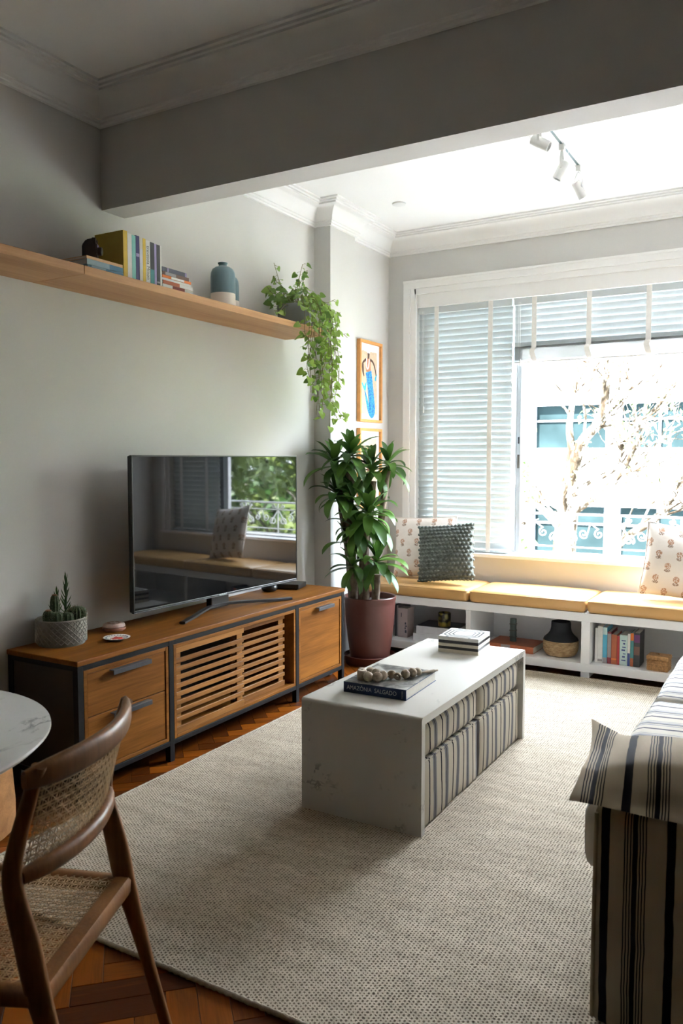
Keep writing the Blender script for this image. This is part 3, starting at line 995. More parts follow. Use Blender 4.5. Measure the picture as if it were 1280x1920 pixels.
# ------------------------------------------------------------------ rug
rug = thing('rug', 'large beige woven wool rug under the coffee table', 'rug', (1.76, 3.36, 0))
RX, RY = 1.225, 1.765
bm = bm_new(); box(bm, -RX, RX, -RY, RY, 0.0005, 0.012, 0.003); obj('woven_field', bm, 'rug_wool', rug)
for nm, p, q in [('edge', (-RX, -RY), (RX, -RY)), ('edge', (RX, -RY), (RX, RY)), ('edge', (RX, RY), (-RX, RY)), ('edge', (-RX, RY), (-RX, -RY))]:
    bm = bm_new()
    L_ = math.hypot(q[0] - p[0], q[1] - p[1])
    n = int(L_ / 0.011)
    pts, rr = [], []
    for i in range(n + 1):
        f = i / n
        pts.append((p[0] + (q[0] - p[0]) * f + random.uniform(-.0012, .0012), p[1] + (q[1] - p[1]) * f + random.uniform(-.0012, .0012), 0.0085))
        rr.append(0.0078 * (0.86 if i % 2 else 1.08))
    sweep(bm, pts, rr, 6, up=(0, 0, 1)); obj(nm, bm, 'rug_edge', rug, smooth=70)

# ------------------------------------------------------------------ console
CY0, CY1, CD, CH = 2.215, 4.363, 0.44, 0.589
con = thing('media_console', 'long oak media console with black frame along the left wall', 'cabinet', (0.225, 3.289, 0))
def cp(name, mat, x0, x1, y0, y1, z0, z1, bev=0.0015, parent=None, off=(0.225, 3.289)):
    bm = bm_new(); box(bm, x0 - off[0], x1 - off[0], y0 - off[1], y1 - off[1], z0, z1, bev)
    return obj(name, bm, mat, parent or con)
cp('top', 'oak_console', 0.012, CD + 0.004, CY0, CY1, 0.567, CH, 0.003)
# black steel frame
for y0 in (CY0 + 0.004, 2.752, 3.808, CY1 - 0.034):
    cp('frame_post', 'black_metal', CD - 0.03, CD, y0, y0 + 0.03, 0.0, 0.567)
    cp('frame_post', 'black_metal', 0.015, 0.045, y0, y0 + 0.03, 0.0, 0.567)
cp('frame_rail', 'black_metal', CD - 0.03, CD - 0.001, CY0 + 0.034, CY1 - 0.034, 0.545, 0.567)
cp('frame_rail', 'black_metal', CD - 0.03, CD - 0.001, CY0 + 0.034, CY1 - 0.034, 0.076, 0.098)
cp('frame_rail', 'black_metal', 0.045, CD - 0.03, CY0 + 0.004, CY0 + 0.034, 0.545, 0.567)
cp('frame_rail', 'black_metal', 0.045, CD - 0.03, CY0 + 0.004, CY0 + 0.034, 0.076, 0.098)
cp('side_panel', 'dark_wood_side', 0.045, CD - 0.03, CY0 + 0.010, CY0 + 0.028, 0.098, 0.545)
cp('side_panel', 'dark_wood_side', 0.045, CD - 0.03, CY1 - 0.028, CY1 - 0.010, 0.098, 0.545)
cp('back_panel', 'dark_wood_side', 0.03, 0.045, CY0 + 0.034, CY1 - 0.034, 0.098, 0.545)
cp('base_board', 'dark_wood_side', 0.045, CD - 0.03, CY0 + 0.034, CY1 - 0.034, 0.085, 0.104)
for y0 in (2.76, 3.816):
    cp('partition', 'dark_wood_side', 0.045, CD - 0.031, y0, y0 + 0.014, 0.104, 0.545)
def bay(y0, y1):
    """mitred oak surround of a bay"""
    f = CD - 0.002
    e = 0.017
    cp('surround', 'oak_console', 0.06, f, y0, y0 + e, 0.10, 0.543)
    cp('surround', 'oak_console', 0.06, f, y1 - e, y1, 0.10, 0.543)
    cp('surround', 'oak_console', 0.06, f, y0 + e, y1 - e, 0.10, 0.10 + e)
    cp('surround', 'oak_console', 0.06, f, y0 + e, y1 - e, 0.543 - e, 0.543)
def handle(y0, y1, z, parent, po):
    bm = bm_new()
    box(bm, CD - 0.002 - po[0], CD + 0.024 - po[0], y0 - po[1], y1 - po[1], z - po[2] + 0.004, z - po[2] + 0.008, 0.001)
    box(bm, CD + 0.021 - po[0], CD + 0.025 - po[0], y0 - po[1], y1 - po[1], z - po[2] - 0.012, z - po[2] + 0.008, 0.001)
    obj('handle', bm, 'steel_handle', parent)
bay(CY0 + 0.037, 2.749)
for z0, z1, hy0, hy1 in ((0.345, 0.524, 2.39, 2.615), (0.119, 0.341, 2.39, 2.615)):
    d = cp('drawer', 'oak_console', 0.08, CD - 0.006, CY0 + 0.057, 2.729, z0, z1, 0.002)
    handle(hy0, hy1, z1 - 0.014, d, (0.225, 3.289, 0))
bay(3.841, CY1 - 0.037)
d = cp('door', 'oak_console', CD - 0.028, CD - 0.006, 3.861, CY1 - 0.057, 0.119, 0.524, 0.002)
handle(4.02, 4.20, 0.51, d, (0.225, 3.289, 0))
bay(2.785, 3.805)
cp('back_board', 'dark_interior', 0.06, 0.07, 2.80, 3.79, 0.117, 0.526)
def slat_door(y0, y1, xf):
    """sliding door: two stiles behind, slats across the front"""
    d = bpy.data.objects.new('sliding_door', None); COL.objects.link(d); d.parent = con
    d.location = (xf - 0.225, (y0 + y1) / 2 - 3.289, 0.118)
    w = y1 - y0
    H = 0.407
    def q(name, x0, x1, ya, yb_, za, zb_):
        bm = bm_new(); box(bm, x0, x1, ya, yb_, za, zb_, 0.001, 1); return obj(name, bm, 'oak_slat', d)
    q('stile', -0.024, -0.012, -w / 2, -w / 2 + 0.045, 0, H)
    q('stile', -0.024, -0.012, w / 2 - 0.045, w / 2, 0, H)
    n = 9
    pitch = (H - 0.05) / (n)
    q('rail', -0.012, 0.0, -w / 2, w / 2, 0, 0.03)
    q('rail', -0.012, 0.0, -w / 2, w / 2, H - 0.026, H)
    bm = bm_new(); box(bm, -0.012, 0.0, -w / 2, w / 2, 0, 0.021, 0.0015, 1)
    me = finish('slat', bm, 'oak_slat')
    for i in range(n - 1):
        put('slat', me, d, (0, 0, 0.03 + pitch * (i + 0.62)))
slat_door(2.803, 3.322, CD - 0.004)
slat_door(3.268, 3.735, CD - 0.030)

# ------------------------------------------------------------------ television
TX, TY0, TY1, TZ0, TZ1 = 0.262, 2.748, 4.034, 0.672, 1.417
tcy = (TY0 + TY1) / 2
tv = thing('television', 'large black flat television on the console', 'television', (TX, tcy, CH), (0, 0, R(-3.3)))
def tp(name, mat, x0, x1, y0, y1, z0, z1, bev=0.002):
    bm = bm_new(); box(bm, x0 - TX, x1 - TX, y0 - tcy, y1 - tcy, z0 - CH, z1 - CH, bev); return obj(name, bm, mat, tv)
tp('screen', 'tv_screen', TX - 0.004, TX, TY0 + 0.007, TY1 - 0.007, TZ0 + 0.012, TZ1 - 0.007, 0.0)
tp('bezel', 'black_plastic', TX - 0.012, TX + 0.003, TY0, TY0 + 0.007, TZ0, TZ1)
tp('bezel', 'black_plastic', TX - 0.012, TX + 0.003, TY1 - 0.007, TY1, TZ0, TZ1)
tp('bezel', 'black_plastic', TX - 0.012, TX + 0.003, TY0 + 0.007, TY1 - 0.007, TZ1 - 0.007, TZ1)
tp('bezel', 'black_plastic', TX - 0.012, TX + 0.003, TY0 + 0.007, TY1 - 0.007, TZ0 + 0.003, TZ0 + 0.012)
tp('bottom_trim', 'steel_handle', TX - 0.012, TX + 0.004, TY0, TY1, TZ0, TZ0 + 0.003, 0.001)
tp('back_shell', 'black_plastic', TX - 0.03, TX - 0.012, TY0 + 0.002, TY1 - 0.002, TZ0 + 0.002, TZ1 - 0.002, 0.006)
tp('back_bulge', 'black_plastic', TX - 0.065, TX - 0.03, TY0 + 0.15, TY1 - 0.15, TZ0 + 0.05, TZ1 - 0.2, 0.012)
tp('stand_neck', 'black_plastic', TX - 0.075, TX - 0.035, tcy - 0.07, tcy + 0.07, CH + 0.012, TZ0 + 0.09, 0.006)
bm = bm_new()
sweep(bm, smoothline([(0.075, -0.40, 0.008), (0.03, -0.28, 0.012), (-0.035, -0.10, 0.024), (-0.045, 0.0, 0.028), (-0.03, 0.10, 0.024), (0.045, 0.30, 0.014), (0.095, 0.455, 0.008)], 5), [(0.016, 0.0075)] * 31, 8, up=(0, 0, 1), power=4)
obj('stand', bm, 'stand_metal', tv, smooth=50)
put('maker_mark', text_mesh('SAMSUNG', 0.012, 0.0003, 'text_white', 1.1), tv, mtx=axes((0, 1, 0), (0, 0, 1), (1, 0, 0), (0.0034, -0.02, TZ0 - CH + 0.006)))

t = thing('set_top_box', 'flat black set-top box at the right end of the console', 'box', (0.135, 4.19, CH), (0, 0, R(14)))
bm = bm_new(); box(bm, -0.09, 0.09, -0.075, 0.075, 0.004, 0.034, 0.004); obj('case', bm, 'black_plastic', t)
bm = bm_new()
for sx in (-0.07, 0.07):
    for sy in (-0.055, 0.055):
        lathe(bm, [(0.009, 0), (0.009, 0.004)], 10, (sx, sy, 0))
obj('feet', bm, 'black_plastic', t)
t = thing('smart_speaker', 'small round black speaker puck behind the television', 'speaker', (0.105, 4.02, CH))
bm = bm_new(); lathe(bm, [(0.03, 0), (0.044, 0.006), (0.05, 0.022), (0.046, 0.038), (0.035, 0.043), (0, 0.044)], 28); obj('body', bm, 'black_plastic', t, smooth=60)
bm = bm_new(); lathe(bm, [(0.02, 0.0438), (0.022, 0.0452), (0.018, 0.0458), (0, 0.0458)], 20); obj('button', bm, 'steel_handle', t, smooth=60)

# cactus bowl
pc = thing('cactus_planter', 'woven-pattern grey bowl planted with cacti on the console', 'plant', (0.122, 2.415, CH))
bm = bm_new()
pr = 0.106
lathe(bm, [(0.0, 0.0), (0.098, 0.0), (pr, 0.012), (pr, 0.112), (pr - 0.004, 0.116), (pr - 0.010, 0.112), (pr - 0.010, 0.09), (0, 0.09)], 56, cap=False)
bowl = obj('bowl', bm, 'woven_grey', pc, smooth=40)
bm = bm_new()
for d_ in (-1, 1):
    for i in range(26):
        a0 = 2 * PI * i / 26
        pts = [((pr + 0.0005) * math.cos(a0 + d_ * f * 0.95), (pr + 0.0005) * math.sin(a0 + d_ * f * 0.95), 0.012 + 0.098 * f) for f in [k_ / 9 for k_ in range(10)]]
        sweep(bm, pts, 0.0026, 5)
stuff(obj('woven_relief', bm, 'woven_grey', bowl, smooth=60))
bm = bm_new(); lathe(bm, [(0, 0.108), (0.05, 0.106), (0.095, 0.098), (0.095, 0.085)], 40, cap=False); obj('gravel', bm, 'gravel', pc, smooth=60)
def ribbed(bm, loc, r, h, ribs, lean=(0, 0), top=0.55):
    n = ribs * 4
    prof = [(0.75, 0.0), (0.95, 0.18), (1.0, 0.45), (0.97, 0.72), (0.80, 0.90), (0.45, 0.985), (0.0, 1.0)]
    rings = []
    for f, z_ in prof:
        ring = []
        for i in range(n):
            a = 2 * PI * i / n
            rr = r * f * (1 + 0.10 * math.cos(a * ribs))
            ring.append(bm.verts.new((loc[0] + rr * math.cos(a) + lean[0] * z_, loc[1] + rr * math.sin(a) + lean[1] * z_, loc[2] + h * z_)))
        rings.append(ring)
    for a_, b_ in zip(rings[:-1], rings[1:]):
        for i in range(n):
            j = (i + 1) % n
            bm.faces.new([a_[i], a_[j], b_[j], b_[i]])
def spines(bm, loc, r, h, n, ln, seed):
    rnd = random.Random(seed)
    for _ in range(n):
        a, z_ = rnd.uniform(0, 2 * PI), rnd.uniform(0.1, 1.0)
        rr = r * math.sqrt(max(0.02, 1 - max(0, z_ - 0.5) ** 2 * 3.6))
        p = Vector((loc[0] + rr * math.cos(a), loc[1] + rr * math.sin(a), loc[2] + h * z_))
        d = Vector((math.cos(a), math.sin(a), 0.9 * (z_ - 0.2))).normalized() * ln
        s_ = d.orthogonal().normalized() * 0.0007
        v = [bm.verts.new(p - s_), bm.verts.new(p + s_), bm.verts.new(p + d)]
        bm.faces.new(v)
for (lx, ly, r, h, ribs, lean, ns_, ln, tipmat) in [(-0.012, -0.022, 0.019, 0.125, 9, (0, 0.0), 260, 0.006, 1), (0.035, -0.055, 0.030, 0.056, 10, (0, 0), 160, 0.007, 0), (0.0, -0.068, 0.022, 0.062, 9, (0, 0), 120, 0.006, 1),
                                                 (0.055, -0.015, 0.026, 0.050, 9, (0, 0), 120, 0.007, 0), (0.052, 0.045, 0.036, 0.066, 14, (0, 0), 420, 0.014, 0)]:
    bm = bm_new(); ribbed(bm, (lx, ly, 0.095), r, h, ribs, lean)
    c_ = obj('cactus', bm, 'cactus_green', pc, smooth=60)
    bm = bm_new(); spines(bm, (lx, ly, 0.095), r, h, ns_, ln, int(1000 * (lx + ly + 1)))
    stuff(obj('spines', bm, 'cactus_spine', c_))
    if tipmat:
        bm = bm_new(); sphere(bm, (lx, ly, 0.095 + h * 0.96), r * 0.62, 2, (1, 1, 0.45)); obj('tip', bm, 'cactus_tip', c_, smooth=60)
# succulent rosettes: stems with whorls of pointed leaves
bm = bm_new()
L_ = 0.05
rows = []
for i in range(5):
    f = i / 4
    w_ = 0.0075 * (1 - f) ** 0.6 * (0.6 + f * 0.8) if i < 4 else 0.0
    y_ = L_ * f
    z_ = 0.012 * f * f
    rows.append((w_, y_, z_))
prev = None
for w_, y_, z_ in rows[:-1]:
    cur = [bm.verts.new((-w_, y_, z_ + 0.003)), bm.verts.new((0, y_, z_)), bm.verts.new((w_, y_, z_ + 0.003))]
    if prev:
        bm.faces.new([prev[0], prev[1], cur[1], cur[0]]); bm.faces.new([prev[1], prev[2], cur[2], cur[1]])
    prev = cur
tp_ = bm.verts.new((0, L_, 0.014))
bm.faces.new([prev[0], prev[1], tp_]); bm.faces.new([prev[1], prev[2], tp_])
succ = finish('leaf', bm, 'succulent_leaf', 60)
for bx, by, hh, n in [(-0.025, 0.045, 0.17, 20), (-0.038, 0.005, 0.11, 13)]:
    bm = bm_new(); sweep(bm, [(bx, by, 0.10), (bx + 0.003, by + 0.004, 0.10 + hh * 0.5), (bx, by + 0.008, 0.10 + hh)], 0.004, 6)
    stm = obj('stem', bm, 'succulent_leaf', pc, smooth=60)
    for i in range(n):
        f = i / (n - 1)
        o = put('leaf', succ, stm, (bx, by + 0.008 * f, 0.115 + (hh - 0.015) * f), (R(38 + 30 * f), 0, i * 2.4))
        s_ = 1.15 - 0.35 * f
        o.scale = (s_, s_, s_)

t = thing('plate', 'small white plate with a red painted motif on the console', 'plate', (0.283, 2.585, CH))
bm = bm_new(); lathe(bm, [(0, 0.0), (0.03, 0.0), (0.034, 0.004), (0.058, 0.011), (0.0595, 0.0125), (0.057, 0.0135), (0.036, 0.0075), (0, 0.006)], 48, cap=False); obj('dish', bm, 'porcelain', t, smooth=40)
bm = bm_new()
pol = [(0.034 * math.cos(a) * (0.75 + 0.3 * math.sin(3 * a + 1)), 0.034 * math.sin(a) * (0.75 + 0.25 * math.cos(5 * a))) for a in [2 * PI * i / 28 for i in range(28)]]
extrude_poly(bm, pol, 0.0072, 0.0084); obj('painted_motif', bm, 'red_glaze', t)
bm = bm_new()
for i in range(22):
    a = 2 * PI * i / 22
    box(bm, 0.047 * math.cos(a) - 0.003, 0.047 * math.cos(a) + 0.003, 0.047 * math.sin(a) - 0.003, 0.047 * math.sin(a) + 0.003, 0.0105, 0.0118)
obj('rim_pattern', bm, 'pattern_blue', t)
t = thing('trinket_box', 'round pinkish lidded trinket box behind the small plate', 'box', (0.125, 2.722, CH))
bm = bm_new(); lathe(bm, [(0, 0), (0.044, 0), (0.054, 0.008), (0.055, 0.016), (0.0, 0.017)], 40, cap=False); obj('base', bm, 'terracotta_pale', t, smooth=50)
bm = bm_new(); lathe(bm, [(0.048, 0.017), (0.052, 0.022), (0.05, 0.031), (0.042, 0.036), (0, 0.0375)], 40, cap=False); lid = obj('lid', bm, 'terracotta_top', t, smooth=50)
bm = bm_new()
for i in range(7):
    a = 2 * PI * i / 7
    sphere(bm, (0.026 * math.cos(a), 0.026 * math.sin(a), 0.0368), 0.0095, 1, (1, 1, 0.16))
obj('lid_pattern', bm, 'terracotta_pale', lid, smooth=60)

# ------------------------------------------------------------------ coffee table, poufs, things on it
tx0, tx1, ty0, ty1, tz = 1.2394, 1.7602, 2.6324, 3.866, 0.4577
ct = thing('coffee_table', 'white veined marble waterfall coffee table on the rug', 'table', ((tx0 + tx1) / 2, (ty0 + ty1) / 2, 0.012))
hw, hl, hh = (tx1 - tx0) / 2, (ty1 - ty0) / 2, tz - 0.012
bm = bm_new()
def arc_profile(out, r0, inner):
    l, h_ = (hl, hh) if not inner else (hl - 0.03, hh - 0.03)
    pts = [(-l, 0.0)]
    for i in range(5):
        a = PI - PI / 2 * i / 4
        pts.append((-l + r0 + r0 * math.cos(a), h_ - r0 + r0 * math.sin(a)))
    for i in range(5):
        a = PI / 2 - PI / 2 * i / 4
        pts.append((l - r0 + r0 * math.cos(a), h_ - r0 + r0 * math.sin(a)))
    pts.append((l, 0.0))
    return pts
po_ = arc_profile(None, 0.014, False)
pi_ = arc_profile(None, 0.004, True)
va = [[bm.verts.new((sx, p[0], p[1])) for p in po_] for sx in (-hw, hw)]
vb = [[bm.verts.new((sx, p[0], p[1])) for p in pi_] for sx in (-hw, hw)]
for i in range(len(po_) - 1):
    bm.faces.new([va[0][i], va[0][i + 1], va[1][i + 1], va[1][i]])
    bm.faces.new([vb[0][i + 1], vb[0][i], vb[1][i], vb[1][i + 1]])
    for s_ in (0, 1):
        bm.faces.new([va[s_][i], va[s_][i + 1], vb[s_][i + 1], vb[s_][i]])
for i in (0, len(po_) - 1):
    bm.faces.new([va[0][i], va[1][i], vb[1][i], vb[0][i]])
edges = [e for e in bm.edges if abs(e.verts[0].co.x) > hw - 1e-4 and abs(e.verts[1].co.x) > hw - 1e-4 and e.verts[0].co.x * e.verts[1].co.x > 0 and e.calc_face_angle(0) > R(60)]
bmesh.ops.recalc_face_normals(bm, faces=bm.faces[:])
bmesh.ops.bevel(bm, geom=edges, offset=0.004, segments=2, affect='EDGES')
obj('marble_slab', bm, 'marble', ct, smooth=35)

def softbox(bm, x0, x1, y0, y1, z0, z1, r, puff=0.01, cuts=6, seed=0):
    t = bmesh.new(); box(t, x0, x1, y0, y1, z0, z1, r, 3)
    bmesh.ops.subdivide_edges(t, edges=[e for e in t.edges if e.calc_length() > 0.08], cuts=cuts, use_grid_fill=True)
    rnd = random.Random(seed)
    cx_, cy_, cz_ = (x0 + x1) / 2, (y0 + y1) / 2, (z0 + z1) / 2
    ph = [rnd.uniform(0, 6) for _ in range(4)]
    for v in t.verts:
        u, q, w_ = (v.co.x - cx_) / (x1 - x0) * 2, (v.co.y - cy_) / (y1 - y0) * 2, (v.co.z - cz_) / (z1 - z0) * 2
        ku = max(0, 1 - q ** 4) * max(0, 1 - w_ ** 4)
        kq = max(0, 1 - u ** 4) * max(0, 1 - w_ ** 4)
        kw = max(0, 1 - u ** 4) * max(0, 1 - q ** 4)
        rip = 0.0025 * math.sin(17 * v.co.y + ph[0]) * math.sin(13 * v.co.z + ph[1])
        if abs(u) > 0.85: v.co.x += math.copysign(puff * ku, u) + rip
        if abs(q) > 0.85: v.co.y += math.copysign(puff * kq, q)
        if abs(w_) > 0.85: v.co.z += math.copysign(puff * kw, w_)
    merge(bm, t)

def pouf(label, y0, y1, seed):
    x0, x1 = 1.275, 1.742
    cx_, cy_ = (x0 + x1) / 2, (y0 + y1) / 2
    t = thing('pouf', label, 'pouf', (cx_, cy_, 0.012), group='striped poufs under the coffee table')
    w, d = x1 - x0, y1 - y0
    bm = bm_new(); softbox(bm, -w / 2, w / 2, -d / 2, d / 2, 0.0, 0.256, 0.014, 0.004, 6, seed); obj('base', bm, 'pouf_stripe', t, smooth=60)
    bm = bm_new(); softbox(bm, -w / 2 + 0.002, w / 2 - 0.002, -d / 2 + 0.003, d / 2 - 0.003, 0.263, 0.404, 0.03, 0.006, 6, seed + 5); top = obj('cushion', bm, 'pouf_stripe', t, smooth=60)
    bm = bm_new()
    for zz_ in (0.2545,):
        sweep(bm, [(w / 2 - 0.004, -d / 2 + 0.01, zz_), (w / 2 - 0.004, d / 2 - 0.01, zz_)], 0.004, 6)
    obj('piping', bm, 'pouf_stripe', t, smooth=60)
    return t
pouf('striped cream and navy pouf under the near end of the coffee table', 2.672, 3.262, 1)
pouf('striped cream and navy pouf under the far end of the coffee table', 3.272, 3.826, 2)

# ------------------------------------------------------------------ books
def book(label, ex, ez, loc, t, h, d, cover, spine=None, marks=(), group=None, cat='book', pages='page_white', top=None, name='book', wear=0.0):
    """spine faces -ex, thickness along ey, height along ez; loc = centre of the spine's foot"""
    ex, ez = Vector(ex).normalized(), Vector(ez).normalized()
    ey = ez.cross(ex)
    b = thing(name, label, cat, mtx=axes(ex, ey, ez, loc), group=group)
    c = 0.0022
    bm = bm_new()
    box(bm, 0.0, d, -t / 2, -t / 2 + c, 0, h)
    box(bm, 0.0, d, t / 2 - c, t / 2, 0, h)
    box(bm, 0.0, c, -t / 2 + c, t / 2 - c, 0, h)
    cv = obj('cover', bm, cover, b)
    bm = bm_new(); box(bm, c, d - 0.004, -t / 2 + c, t / 2 - c, 0.003, h - 0.003); obj('pages', bm, pages, b)
    if top:
        bm = bm_new(); box(bm, 0.001, d - 0.001, t / 2, t / 2 + 0.0006, 0.001, h - 0.001); obj('cover_picture', bm, top, cv)
    for z0, z1, mt in marks:
        bm = bm_new(); box(bm, -0.0006, 0.0, -t / 2 + 0.0006, t / 2 - 0.0006, h * z0, h * z1); obj('spine_panel', bm, mt, cv)
    return b, cv

# big photo book on the coffee table
zt = tz
a = R(2.5)
bk, cv = book('navy and grey photo book lying on the coffee table', (-math.sin(a), math.cos(a), 0), (math.cos(a), math.sin(a), 0), (1.344, 2.785, zt + 0.021), 0.042, 0.274, 0.325, 'book_navy', top='photo_cover')
put('title', text_mesh('AMAZÔNIA  SALGADO', 0.0245, 0.0002, 'text_white', 0.86), cv, mtx=axes((0, 0, 1), (0, 1, 0), (-1, 0, 0), (-0.0004, 0.0, 0.124)))
put('publisher_mark', text_mesh('TASCHEN', 0.0085, 0.0002, 'text_white', 0.8), cv, mtx=axes((0, 1, 0), (0, 0, -1), (-1, 0, 0), (-0.0004, 0.0, 0.258)))

# string of wooden beads lying on the book
zb_ = zt + 0.0428
BS = 1.1
beads = [(1.397, 2.843, 0.019, 'cyl'), (1.434, 2.828, 0.019, 'sph'), (1.375, 2.880, 0.018, 'sph'), (1.402, 2.905, 0.018, 'sph'), (1.470, 2.838, 0.020, 'disc'), (1.438, 2.890, 0.019, 'sph'), (1.475, 2.880, 0.018, 'sph'),
         (1.497, 2.912, 0.017, 'disc'), (1.528, 2.905, 0.015, 'ring'), (1.545, 2.942, 0.018, 'sph'), (1.560, 2.978, 0.018, 'sph'), (1.570, 3.010, 0.016, 'disc')]
bs = thing('bead_string', 'string of large pale wooden beads lying on the photo book', 'beads', (1.47, 2.90, zb_))
bm = bm_new()
sweep(bm, smoothline([(x - 1.47, y - 2.90, r * 0.9) for x, y, r, k_ in beads], 4), 0.003, 6); obj('cord', bm, 'bead_wood', bs, smooth=60)
for i, (x, y, r, k_) in enumerate(beads):
    r *= BS
    bm = bm_new()
    if k_ == 'cyl':
        lathe(bm, [(r * 0.85, 0), (r, r * 0.2), (r, r * 1.7), (r * 0.8, r * 1.95), (r * 0.3, r * 1.95), (r * 0.3, r * 1.7)], 8, (0, 0, 0))
    elif k_ == 'ring':
        ring = [(1.2 * r * 0.62 * math.cos(q), 0, r + r * 0.62 * math.sin(q)) for q in [2 * PI * j / 16 for j in range(16)]]
        sweep(bm, ring, r * 0.38, 8, closed=True)
    else:
        prof = []
        n = 12
        for j in range(n + 1):
            a = -PI / 2 + PI * j / n
            g = 1 - (0.10 if j in (4, 8) else 0)
            prof.append((max(0.0, r * math.cos(a)) * g, r * (0.55 if k_ == 'disc' else 0.95) * math.sin(a)))
        tb_ = bmesh.new(); lathe(tb_, prof, 16, cap=False)
        merge(bm, tb_, Matrix.Translation((0, 0, r)) @ Matrix.Rotation(R(70 + 35 * math.sin(i * 2.1)), 4, 'X') @ Matrix.Rotation(R(40 * math.cos(i * 1.7)), 4, 'Y'))
    obj('bead', bm, 'bead_wood', bs, (x - 1.47, y - 2.90, 0), smooth=45)
bm = bm_new()
sweep(bm, smoothline([(0.105, 0.125, 0.010), (0.120, 0.160, 0.008), (0.135, 0.195, 0.006), (0.142, 0.215, 0.005)], 4), [0.005] * 4 + [0.007] * 5 + [0.004] * 4, 7); obj('tassel', bm, 'bead_wood', bs, smooth=60)

# inlaid box
bx = thing('inlay_box', 'square cream box with black inlaid bands on the coffee table', 'box', (1.497, 3.716, zt), (0, 0, R(4)))
w = 0.101
for nm, mt, z0, z1, g in [('band', 'bone_inlay', 0, 0.018, 0), ('band', 'ebony_inlay', 0.018, 0.031, -0.0004), ('band', 'bone_inlay', 0.031, 0.046, 0), ('band', 'ebony_inlay', 0.0475, 0.061, -0.0004), ('lid', 'bone_white', 0.061, 0.079, 0)]:
    bm = bm_new(); box(bm, -w - g, w + g, -w - g, w + g, z0, z1, 0.0006, 1); lo = obj(nm, bm, mt, bx)
def octo(s, c):
    return [(-s + c, -s), (s - c, -s), (s, -s + c), (s, s - c), (s - c, s), (-s + c, s), (-s, s - c), (-s, -s + c)]
for s, c, th in [(0.088, 0.030, 0.0065), (0.070, 0.024, 0.0060), (0.052, 0.016, 0.0055)]:
    p1, p2 = octo(s, c), octo(s - th, c - th * 0.4)
    bm = bm_new()
    a_ = [bm.verts.new((p[0], p[1], 0.0794)) for p in p1]
    b_ = [bm.verts.new((p[0], p[1], 0.0794)) for p in p2]
    for i in range(8):
        j = (i + 1) % 8
        bm.faces.new([a_[i], a_[j], b_[j], b_[i]])
    bmesh.ops.solidify(bm, geom=bm.faces[:], thickness=0.0004)
    obj('inlay_line', bm, 'grey_inlay', lo)
bm = bm_new()
for i in (-1, 1):
    for f in (-0.055, 0.055):
        box(bm, f - 0.006, f + 0.006, i * w - 0.006 if i > 0 else -w, w if i > 0 else -w + 0.006, 0.0785, 0.0796)
        box(bm, i * w - 0.006 if i > 0 else -w, w if i > 0 else -w + 0.006, f - 0.006, f + 0.006, 0.0785, 0.0796)
obj('inlay_notch', bm, 'grey_inlay', lo)

# ------------------------------------------------------------------ wall shelf and what stands on it
SZ, SX = 2.20, 0.324
for lab, y0, y1 in [('oak wall shelf board with books, vases and trailing plant', 2.405, 4.36), ('oak wall shelf board running out of view at left', 0.35, 2.403)]:
    bm = bm_new(); box(bm, 0.0, SX, y0, y1, SZ - 0.036, SZ, 0.0015, 1)
    me = finish('wall_shelf', bm, 'oak_shelf')
    for v in me.vertices:
        v.co.y -= (y0 + y1) / 2
    tag(put('wall_shelf', me, None, (0, (y0 + y1) / 2, 0)), lab, 'shelf', 'oak shelf boards')
# standing books, spines to the room
G = 'books standing on the wall shelf'
ys = 2.664
def stand(label, t, h, d, cover, marks=(), xs=0.285, gap=0.0012):
    global ys
    b, cv = book(label, (-1, 0, 0), (0, 0, 1), (xs, ys + t / 2, SZ), t, h, d, cover, marks=marks, group=G)
    ys += t + gap
    return b, cv
stand('tall ochre yellow hardback at the left end of the standing books', 0.026, 0.212, 0.175, 'cover_yellow', [(0.0, 1.0, 'cover_yellow2')])
stand('white book beside the tall ochre yellow hardback', 0.026, 0.205, 0.15, 'cover_white')
stand('mint green book with a white spine edge on the wall shelf', 0.023, 0.203, 0.15, 'cover_teal', [(0.0, 0.0, 'cover_white')])
stand('navy blue book standing between mint and cream books', 0.022, 0.207, 0.15, 'cover_navy', [(0.55, 0.62, 'cover_lilac')])
stand('cream book with grey print beside the navy book', 0.020, 0.205, 0.15, 'cover_cream', [(0.3, 0.75, 'cover_palegrey')])
stand('bright yellow narrow book on the wall shelf', 0.018, 0.204, 0.15, 'cover_yellow2')
b, cv = stand('white book with travessia milton lettered down its spine', 0.027, 0.200, 0.15, 'cover_white')
put('title', text_mesh('travessia Milton', 0.026, 0.0002, 'text_dark', 0.92), cv, mtx=axes((0, 0, -1), (0, -1, 0), (-1, 0, 0), (-0.0004, 0, 0.10)))
stand('black book with a teal foot on the wall shelf', 0.026, 0.198, 0.15, 'cover_black', [(0.0, 0.38, 'cover_tealdark')])
stand('thin lilac book between two black books', 0.014, 0.196, 0.15, 'cover_lilac')
stand('plain black book near the right end of the standing books', 0.021, 0.196, 0.15, 'cover_black', [(0.1, 0.14, 'cover_grey')])
stand('thin white book at the right end of the standing books', 0.011, 0.196, 0.15, 'cover_white')
